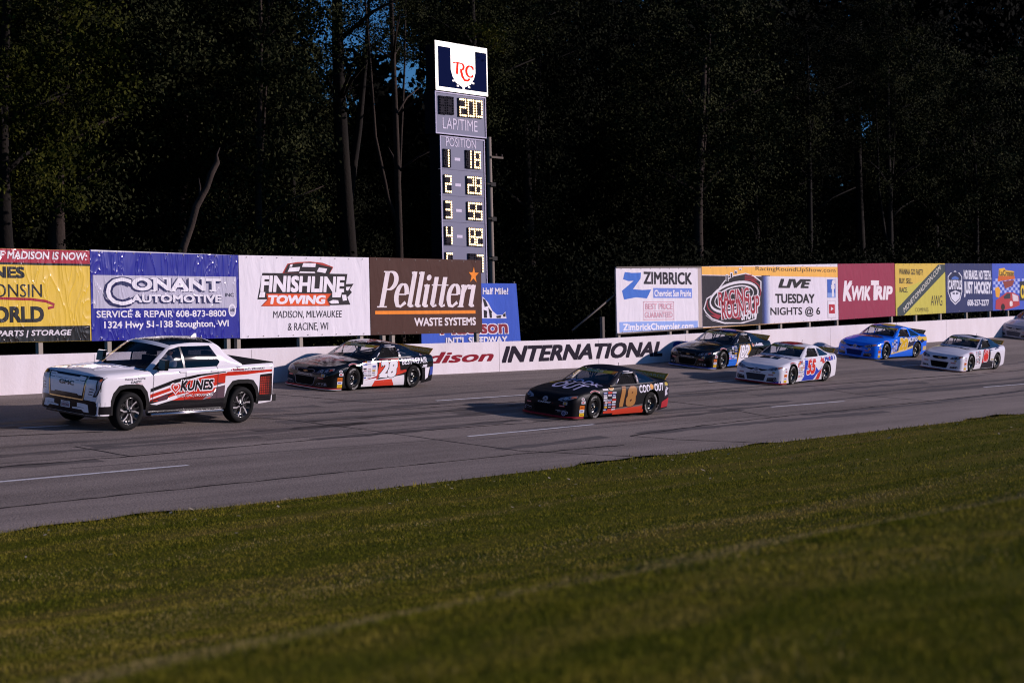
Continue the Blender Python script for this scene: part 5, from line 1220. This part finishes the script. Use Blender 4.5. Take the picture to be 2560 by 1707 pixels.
    # ridges of the hood
    for s in (1, -1):
        q = MB(); L = []
        for i in range(9):
            x = 2.5-i*.14; y = s*(.42+.02*i); hgt = .03*math.sin(math.pi*(i+.5)/9.5)+.005
            for dy, dz in ((-.1, -.03), (0, hgt), (.04, hgt), (.16, -.03)):
                hh = bvh.ray_cast(Vector((x, y+s*dy, 4)), Vector((0, 0, -1)))[0]; L.append((x, y+s*dy, (hh.z if hh else 1.38)+dz))
        q.add(L, [(i*4+j, i*4+4+j, i*4+5+j, i*4+1+j) for i in range(8) for j in range(3)], P, True); q.build('hood_ridge', root)
    # inside: seats, dashboard, steering wheel
    for x in (.3, -.75):
        for y in (.42, -.42):
            q = MB(); q.box((x-.35, y-.25, .95), (x+.2, y+.25, 1.1), 'mat:#232226'); q.box((x-.45, y-.25, 1.05), (x-.3, y+.25, 1.58), 'mat:#232226'); q.box((x-.45, y-.13, 1.6), (x-.33, y+.13, 1.76), 'mat:#232226'); q.build('seat', root)
    for s in (1, -1):
        q = MB(); q.add([(1.3, s*.88, 1.2), (-1.2, s*.92, 1.2), (-1.2, s*.925, 1.425), (1.12, s*.905, 1.41)], [(0, 1, 2, 3)], 'mat:#151517'); q.build('door_trim', root)
    q = MB(); q.box((1.0, -.85, 1.25), (1.4, .85, 1.4), 'mat:#18181a'); q.build('dashboard', root)
    q = MB(); q.lathe_y([(.18, -.014), (.195, 0), (.18, .014), (.166, 0), (.18, -.014)], 'rub:#161616', 24); q.box((-.17, -.01, -.02), (.17, .01, .02), 'rub:#161616'); o = q.build('steering_wheel', root); o.location = (.83, .42, 1.33); o.rotation_euler = (0, R(-20), R(90))
    q = MB(); q.box((-2.9, -.62, .45), (2.55, .62, 1.0), 'mat:#0a0a0b'); q.box((-1.24, -.95, .45), (1.24, .95, .55), 'mat:#0a0a0b'); q.box((2.35, -.9, .3), (2.72, .9, .44), K)
    for ax in (1.86, -1.86):
        for s in (1, -1):
            vs = []
            for k in range(17):
                a = math.pi*k/16; vs += [(ax+.56*math.cos(a), s*1.02, .48+.56*math.sin(a)), (ax+.56*math.cos(a), s*.6, .48+.56*math.sin(a))]
            q.add(vs, [(i*2, i*2+1, i*2+3, i*2+2) for i in range(16)], 'mat:#0a0a0b')
    q.build('chassis', root)
    # wheels: black rim with six bright split spokes
    wr = MB(); wr.lathe_y([(0, .1), (.05, .1), (.07, .085), (.2, .07), (.275, .08), (.295, .13), (.31, .135), (.31, -.12), (.28, -.12), (.2, -.1), (0, -.1)], 'blk:#141416', 40)
    for k in range(6):
        a0 = k*math.pi/3+.2
        pol = lambda r, a, y: (r*math.cos(a0+a), y, r*math.sin(a0+a))
        for s in (1, -1):
            wr.add([pol(.06, s*.25, .125), pol(.06, -s*.1, .125), pol(.17, s*.02, .13), pol(.165, s*.2, .13), pol(.29, s*.2, .14), pol(.285, s*.34, .14), pol(.3, s*.34, .12), pol(.17, s*.3, .1)], [(0, 1, 2, 3), (3, 2, 4, 5), (3, 5, 6, 7)], 'metal:#ece8ec' if s > 0 else 'blk:#1a191c')
    wr.lathe_y([(0, .142), (.035, .14), (.045, .12)], 'blk:#0d0d0f', 16)
    for k in range(6):
        a = k*math.pi/3; wr.lathe_y([(0, .128), (.012, .128), (.014, .1)], 'metal:#a8a6aa', 8, (.075*math.cos(a), 0, .075*math.sin(a)))
    ty = MB(); ty.lathe_y([(.3, .125), (.315, .145), (.36, .155), (.4, .15), (.425, .13), (.437, .1), (.44, 0), (.437, -.1), (.42, -.13), (.36, -.15), (.3, -.12)], 'rub:#131314', 56)
    w0 = wr.build('wheel', root); t0 = ty.build('tyre', w0); first = True
    for ax in (1.86, -1.86):
        for s in (1, -1):
            o = w0 if first else copy_tree(w0, root); first = False
            o.location = (ax, s*.9, .455); o.scale = (1.035, 1, 1.035); o.rotation_euler = (0, ax*1.3+s, 0 if s > 0 else math.pi)
    nx, ny = PX((307, 1075), (596, 1056), .9)
    place(root, nx, ny, 0)
    dv = helmeted('person', .42, .12, 1.08, 'mat:#c9c5c9', 'mat:#3a2c24', face=True)
    # short hair as a cap over the back of the head
    dv.sphere((.1, .42, 1.08+.735), .103, 'mat:#4a4038', 14, (.98, .84, 1.05))
    d = dv.build('person'); tag(d, 'driver in a pale shirt at the wheel of the white pickup', 'person'); d.matrix_world = root.matrix_world.copy()
glass_mat('truck_glass', (.72, .74, .8), 1.2)
pickup()

# ------------------------------------------------------------------ trees behind the wall
noise_mat('foliage', [(.25, (.006, .008, .0026)), (.5, (.017, .02, .0065)), (.75, (.046, .048, .017))], .35, (1, 1, 1), .75, 0, (1.5, .3), .03, .4)  # leaf colour darkened to stand in for light that falls off before the trees
noise_mat('foliage_shaded', [(.25, (.004, .0052, .002)), (.55, (.009, .0105, .0045)), (.8, (.02, .021, .0105))], .35, (1, 1, 1), .8, 0, (1.5, .3), .03, .4)  # shaded copy of the leaves: dimmer light is put into a darker colour
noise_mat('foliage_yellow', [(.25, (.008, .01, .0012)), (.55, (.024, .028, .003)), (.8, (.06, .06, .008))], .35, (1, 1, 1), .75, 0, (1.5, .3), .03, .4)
noise_mat('foliage_deep_shade', [(.3, (.0015, .002, .001)), (.7, (.0035, .004, .0025))], .35, (1, 1, 1), .9, 0, (1.5, .3), .05, .2)  # near black copy: the shade inside the far wood is painted as colour
noise_mat('bark', [(.3, (.004, .003, .0023)), (.7, (.015, .011, .008))], 3, (1, 1, .15), .95, .8, (12, .4), .2)
noise_mat('bark_pale', [(.3, (.015, .0105, .0085)), (.7, (.05, .035, .027))], 3, (1, 1, .15), .95, .8, (12, .4), .2)
def leaf_arr(rng, C, n_per, spread, size, droop=.25):
    """clumps of leaves round the clump centres C (k, 3)"""
    k = len(C); N = k*n_per
    P = np.repeat(C, n_per, 0)+rng.normal(0, 1, (N, 3))*np.repeat(spread, n_per)[:, None]*np.array([1, 1, .7])
    nc = rng.normal(0, 1, (k, 3)); nc /= np.linalg.norm(nc, axis=1)[:, None]
    nn = np.repeat(nc, n_per, 0)*1.1+rng.normal(0, .55, (N, 3)); nn /= np.linalg.norm(nn, axis=1)[:, None]
    a = rng.normal(0, 1, (N, 3)); a[:, 2] -= droop; a -= nn*(a*nn).sum(1)[:, None]; a /= np.linalg.norm(a, axis=1)[:, None]
    b = np.cross(nn, a)
    L = (size*rng.uniform(.6, 1.4, N))[:, None]
    V = np.empty((N, 4, 3)); V[:, 0] = P-a*L; V[:, 1] = P+b*L*.62-a*L*.1; V[:, 2] = P+a*L; V[:, 3] = P-b*L*.62-a*L*.1
    return V.reshape(-1, 3), np.arange(N*4).reshape(-1, 4)
def crown_mesh(seed, rx, rz, clumps, n_per, size, low=.0, shell=.45):
    rng = np.random.default_rng(seed); C = []
    ang = rng.uniform(0, 6.28, 5)
    while len(C) < clumps:
        p = rng.uniform(-1, 1, 3); r = np.linalg.norm(p)
        th = math.atan2(p[1], p[0]); lim = 1+.18*math.sin(3*th+ang[0])+.15*math.sin(5*p[2]+ang[1])+.12*math.sin(4*th+6*p[2]+ang[2])
        if r > lim or r < shell*rng.uniform(0, 1): continue
        C.append(p*np.array([rx, rx, rz]))
    return leaf_arr(rng, np.array(C), n_per, rng.uniform(.2, .5, clumps), size)
CROWNS = {}
def get_crown(kind, key, root):
    if (kind, key) in CROWNS:
        o = bpy.data.objects.new('crown', CROWNS[(kind, key)]); COL.objects.link(o); o.parent = root; return o
    sd = hash_(kind)
    rx, rz, cl, n_, sz = CK[kind]; V, F = crown_mesh(sd, rx, rz, cl, n_, sz); o = np_mesh('crown', V, F, key, root); CROWNS[(kind, key)] = o.data; return o
CK = {'a': (3.7, 6.6, 300, 105, .065), 'b': (4.3, 5.6, 300, 105, .068), 'c': (3.4, 7.2, 280, 105, .062), 'd': (4.7, 6.8, 360, 105, .068), 'bush': (1.9, 1.7, 130, 90, .055), 'bush2': (2.6, 1.5, 150, 90, .048), 'spray': (1.3, 1.0, 40, 50, .075)}
hash_ = lambda k: sum(ord(c)*7 for c in k)
rt_ = random.Random(11)
def tree(px, Y, kind, key, label, zc, scale=1.0, trunk=.24, lean=0.0, fork=None, bark='bark', top=None, group='trees standing behind the banners', crown=True, fork_z=7):
    X = on_plane(px, 600, Y)[0]; z0 = gz(X, Y)-.1
    root = empty('tree', label, 'tree', (X, Y, z0), group)
    H = top or zc+2.5
    t = MB(); n_ = 9; pts = []; rad = []
    ph = rt_.uniform(0, 6)
    for i in range(n_+1):
        u = i/n_; pts.append((lean*u*H+.22*math.sin(u*5+ph)*u, .2*math.sin(u*4+ph*2)*u, u*H)); rad.append(trunk*(1.25-u*.85) if i else trunk*1.6)
    t.tube(pts, rad, bark, 10)
    if fork:
        for dx, k in fork:
            i0 = min(n_-1, int(fork_z/H*n_)); p = pts[i0]
            t.tube([p, (p[0]+dx*.3, p[1]+.2, p[2]+1.2), (p[0]+dx*.75, p[1]+.3, p[2]+3.6), (p[0]+dx*1.0, p[1]+.2, p[2]+6.5), (p[0]+dx*1.25, p[1]+.2, p[2]+10)], [rad[i0]*.75*k, rad[i0]*.65*k, rad[i0]*.5*k, rad[i0]*.35*k, .03], bark, 8)
    for i in range(10):
        u = rt_.uniform(.5, .97); j = int(u*n_); p = pts[j]; a = rt_.uniform(0, 6.28); L = rt_.uniform(1.2, 3.2)
        t.tube([p, (p[0]+L*.5*math.cos(a), p[1]+L*.5*math.sin(a), p[2]+L*.35), (p[0]+L*math.cos(a), p[1]+L*math.sin(a), p[2]+L*.55)], [rad[j]*.45, rad[j]*.3, .02], bark, 6)
    t.build('trunk', root)
    if crown:
        o = get_crown(kind, key, root); o.location = (lean*zc, 0, zc); o.scale = (scale, scale, scale*rt_.uniform(.92, 1.1)); o.rotation_euler = (0, 0, rt_.uniform(0, 6.28))
    return root
F_, FD, FY = 'foliage', 'foliage_shaded', 'foliage_yellow'
LOW = [(40, 58), (230, 59), (400, 61), (560, 60), (720, 62), (1080, 60), (1250, 59), (1420, 61), (1560, 59), (1700, 61), (1840, 59), (1960, 61), (2080, 60), (2290, 60), (2400, 62), (2530, 60), (2660, 60), (-140, 60)]
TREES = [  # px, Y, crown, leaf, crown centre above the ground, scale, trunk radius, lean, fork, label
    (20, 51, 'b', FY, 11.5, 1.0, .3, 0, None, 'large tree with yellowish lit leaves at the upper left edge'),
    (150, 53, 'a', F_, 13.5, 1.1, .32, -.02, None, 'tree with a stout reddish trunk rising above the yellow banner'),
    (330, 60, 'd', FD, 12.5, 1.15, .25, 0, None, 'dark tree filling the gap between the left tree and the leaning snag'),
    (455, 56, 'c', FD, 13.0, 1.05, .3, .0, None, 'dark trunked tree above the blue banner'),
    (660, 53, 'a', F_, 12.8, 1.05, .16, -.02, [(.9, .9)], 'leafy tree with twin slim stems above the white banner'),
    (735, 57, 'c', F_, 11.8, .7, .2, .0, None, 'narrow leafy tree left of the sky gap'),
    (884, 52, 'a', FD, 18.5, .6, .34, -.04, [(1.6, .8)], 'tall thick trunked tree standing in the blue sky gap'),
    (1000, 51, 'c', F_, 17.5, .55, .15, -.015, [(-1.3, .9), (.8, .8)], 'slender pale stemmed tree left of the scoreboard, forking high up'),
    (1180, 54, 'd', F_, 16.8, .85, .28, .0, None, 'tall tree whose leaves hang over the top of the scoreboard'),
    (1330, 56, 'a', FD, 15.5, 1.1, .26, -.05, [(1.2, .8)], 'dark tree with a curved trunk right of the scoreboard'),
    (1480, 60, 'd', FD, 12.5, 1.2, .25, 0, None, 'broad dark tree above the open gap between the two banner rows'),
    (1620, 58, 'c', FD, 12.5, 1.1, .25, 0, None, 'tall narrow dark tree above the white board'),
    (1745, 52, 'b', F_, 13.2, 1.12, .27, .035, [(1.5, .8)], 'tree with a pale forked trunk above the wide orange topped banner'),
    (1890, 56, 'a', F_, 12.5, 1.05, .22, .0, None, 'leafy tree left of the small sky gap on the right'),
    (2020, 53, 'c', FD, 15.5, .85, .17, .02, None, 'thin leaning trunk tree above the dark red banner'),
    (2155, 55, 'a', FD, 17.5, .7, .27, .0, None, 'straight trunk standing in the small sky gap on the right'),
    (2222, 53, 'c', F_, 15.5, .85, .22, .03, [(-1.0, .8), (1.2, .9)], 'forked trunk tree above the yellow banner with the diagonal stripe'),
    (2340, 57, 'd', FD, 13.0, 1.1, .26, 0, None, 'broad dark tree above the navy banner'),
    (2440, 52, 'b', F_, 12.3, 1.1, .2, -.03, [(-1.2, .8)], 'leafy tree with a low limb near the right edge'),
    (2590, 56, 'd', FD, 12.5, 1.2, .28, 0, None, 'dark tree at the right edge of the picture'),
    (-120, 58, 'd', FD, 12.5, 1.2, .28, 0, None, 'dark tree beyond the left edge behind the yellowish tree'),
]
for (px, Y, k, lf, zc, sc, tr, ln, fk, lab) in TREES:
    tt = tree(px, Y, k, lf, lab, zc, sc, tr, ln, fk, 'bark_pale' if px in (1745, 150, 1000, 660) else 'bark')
    if px == 1180:   # the low bough that hangs over the lit sign
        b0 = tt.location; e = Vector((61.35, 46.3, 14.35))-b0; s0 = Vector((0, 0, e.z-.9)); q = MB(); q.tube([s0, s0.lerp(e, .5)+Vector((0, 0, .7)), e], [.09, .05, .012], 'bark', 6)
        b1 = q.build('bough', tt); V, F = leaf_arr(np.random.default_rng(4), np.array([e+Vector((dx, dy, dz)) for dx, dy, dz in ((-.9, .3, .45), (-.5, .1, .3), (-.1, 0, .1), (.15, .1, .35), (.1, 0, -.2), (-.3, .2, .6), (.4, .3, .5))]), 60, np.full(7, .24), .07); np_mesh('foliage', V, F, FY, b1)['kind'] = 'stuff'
for i, (px, Y) in enumerate(LOW):
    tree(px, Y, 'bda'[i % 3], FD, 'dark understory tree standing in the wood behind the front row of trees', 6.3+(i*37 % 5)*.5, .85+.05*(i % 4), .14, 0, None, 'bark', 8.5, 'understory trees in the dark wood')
# broken leaning snag above the blue banner
X = on_plane(500, 600, 47.5)[0]; sn = empty('dead_tree', 'broken leaning dead trunk rising above the blue banner', 'tree', (X-.6, 47.5, 1.2))
t = MB(); t.tube([(-1.0, 0, 0), (-.72, 0, 3.0), (-.1, .05, 5.0), (.22, 0, 5.7), (.5, .04, 6.35), (.98, .0, 7.0), (1.18, 0, 7.45), (1.5, .03, 7.85), (1.5, .05, 8.1), (1.66, .05, 8.35)], [.15, .14, .13, .115, .125, .1, .11, .095, .04, .01], 'bark_pale', 10); t.tube([(.6, 0, 6.35), (.75, .1, 7.0), (.7, .1, 7.3)], [.06, .04, .01], 'bark_pale', 6); t.build('trunk', sn)
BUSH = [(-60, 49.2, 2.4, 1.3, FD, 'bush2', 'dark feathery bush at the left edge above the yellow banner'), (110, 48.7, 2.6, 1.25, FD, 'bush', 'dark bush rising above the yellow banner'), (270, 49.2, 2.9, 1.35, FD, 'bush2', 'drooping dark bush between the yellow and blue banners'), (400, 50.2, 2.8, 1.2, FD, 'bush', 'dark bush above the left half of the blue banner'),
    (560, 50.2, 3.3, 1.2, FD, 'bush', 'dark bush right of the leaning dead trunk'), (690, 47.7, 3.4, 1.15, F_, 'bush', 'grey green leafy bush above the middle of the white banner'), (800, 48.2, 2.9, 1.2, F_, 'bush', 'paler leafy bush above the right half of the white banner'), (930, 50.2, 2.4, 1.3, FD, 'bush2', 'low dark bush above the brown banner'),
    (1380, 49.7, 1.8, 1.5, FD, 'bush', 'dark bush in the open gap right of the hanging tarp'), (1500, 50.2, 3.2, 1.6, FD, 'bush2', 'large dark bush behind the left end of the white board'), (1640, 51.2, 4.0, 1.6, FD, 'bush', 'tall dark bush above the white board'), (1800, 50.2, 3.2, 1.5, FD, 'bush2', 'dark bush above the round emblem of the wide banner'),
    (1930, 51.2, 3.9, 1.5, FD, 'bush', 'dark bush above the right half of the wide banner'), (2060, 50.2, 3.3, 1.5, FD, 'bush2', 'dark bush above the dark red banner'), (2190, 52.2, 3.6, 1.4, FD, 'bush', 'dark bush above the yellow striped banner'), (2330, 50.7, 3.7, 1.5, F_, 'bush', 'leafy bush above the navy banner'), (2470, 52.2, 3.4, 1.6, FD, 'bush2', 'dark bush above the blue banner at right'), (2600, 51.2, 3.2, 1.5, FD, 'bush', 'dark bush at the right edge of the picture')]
for px, Y, zc, sc, lf, k, lab in BUSH:
    X = on_plane(px, 600, Y)[0]; b = empty('bush', lab, 'bush', (X, Y, gz(X, Y)), 'bushes behind the banners')
    t = MB()
    for i in range(5):
        a = rt_.uniform(0, 6.28); t.tube([(0, 0, -.1), (.4*math.cos(a), .4*math.sin(a), zc*.6), (1.1*math.cos(a), 1.1*math.sin(a), zc*1.15)], [.05, .035, .01], 'bark', 6)
    t.build('stem', b); o = get_crown(k, lf, b); o.location = (0, 0, zc); o.scale = (sc, sc, sc*1.15); o.rotation_euler = (0, 0, rt_.uniform(0, 6))
# the far wood: one mass of leaves with the two gaps where the evening sky shows
rng = np.random.default_rng(21); N = 24000
Xw = rng.uniform(15, 190, N); Yw = rng.uniform(64, 80, N); Zw = rng.uniform(.3, 1, N)*(24+.16*Xw)*rng.uniform(.0, 1, N)**.9
C = np.stack([Xw, Yw, Zw], 1)
def pix(P):
    d = P-np.array([0, 0, CAM_H]); z = d@np.array(FW); return CX+FPX*(d@np.array(RT))/z, CY-FPX*(d@np.array(UP))/z
u, v = pix(C)
HOLES = [(822, 10, 85, 190), (795, 170, 46, 90), (960, 30, 55, 90), (1020, 180, 56, 85), (860, 270, 30, 25), (370, 130, 12, 50), (2150, 320, 22, 50), (2100, 440, 10, 30), (2025, 205, 12, 15), (1365, 90, 18, 12)]
keep = np.ones(N, bool)
for hx, hy, hw, hh in HOLES: keep &= ((u-hx)/(hw+20))**2+((v-hy)/(hh+20))**2 > 1
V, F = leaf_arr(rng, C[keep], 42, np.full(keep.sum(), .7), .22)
o = np_mesh('far_wood', V, F, 'foliage_deep_shade'); tag(o, 'dense dark wood far behind the single trees', kind='stuff')
# weeds along the foot of the banner posts
N = 260; C = np.stack([rng.uniform(25, 115, N), rng.uniform(43.4, 46.5, N), np.zeros(N)], 1); C[:, 2] = [gz(x, y)+rng.uniform(.1, .8) for x, y in C[:, :2]]
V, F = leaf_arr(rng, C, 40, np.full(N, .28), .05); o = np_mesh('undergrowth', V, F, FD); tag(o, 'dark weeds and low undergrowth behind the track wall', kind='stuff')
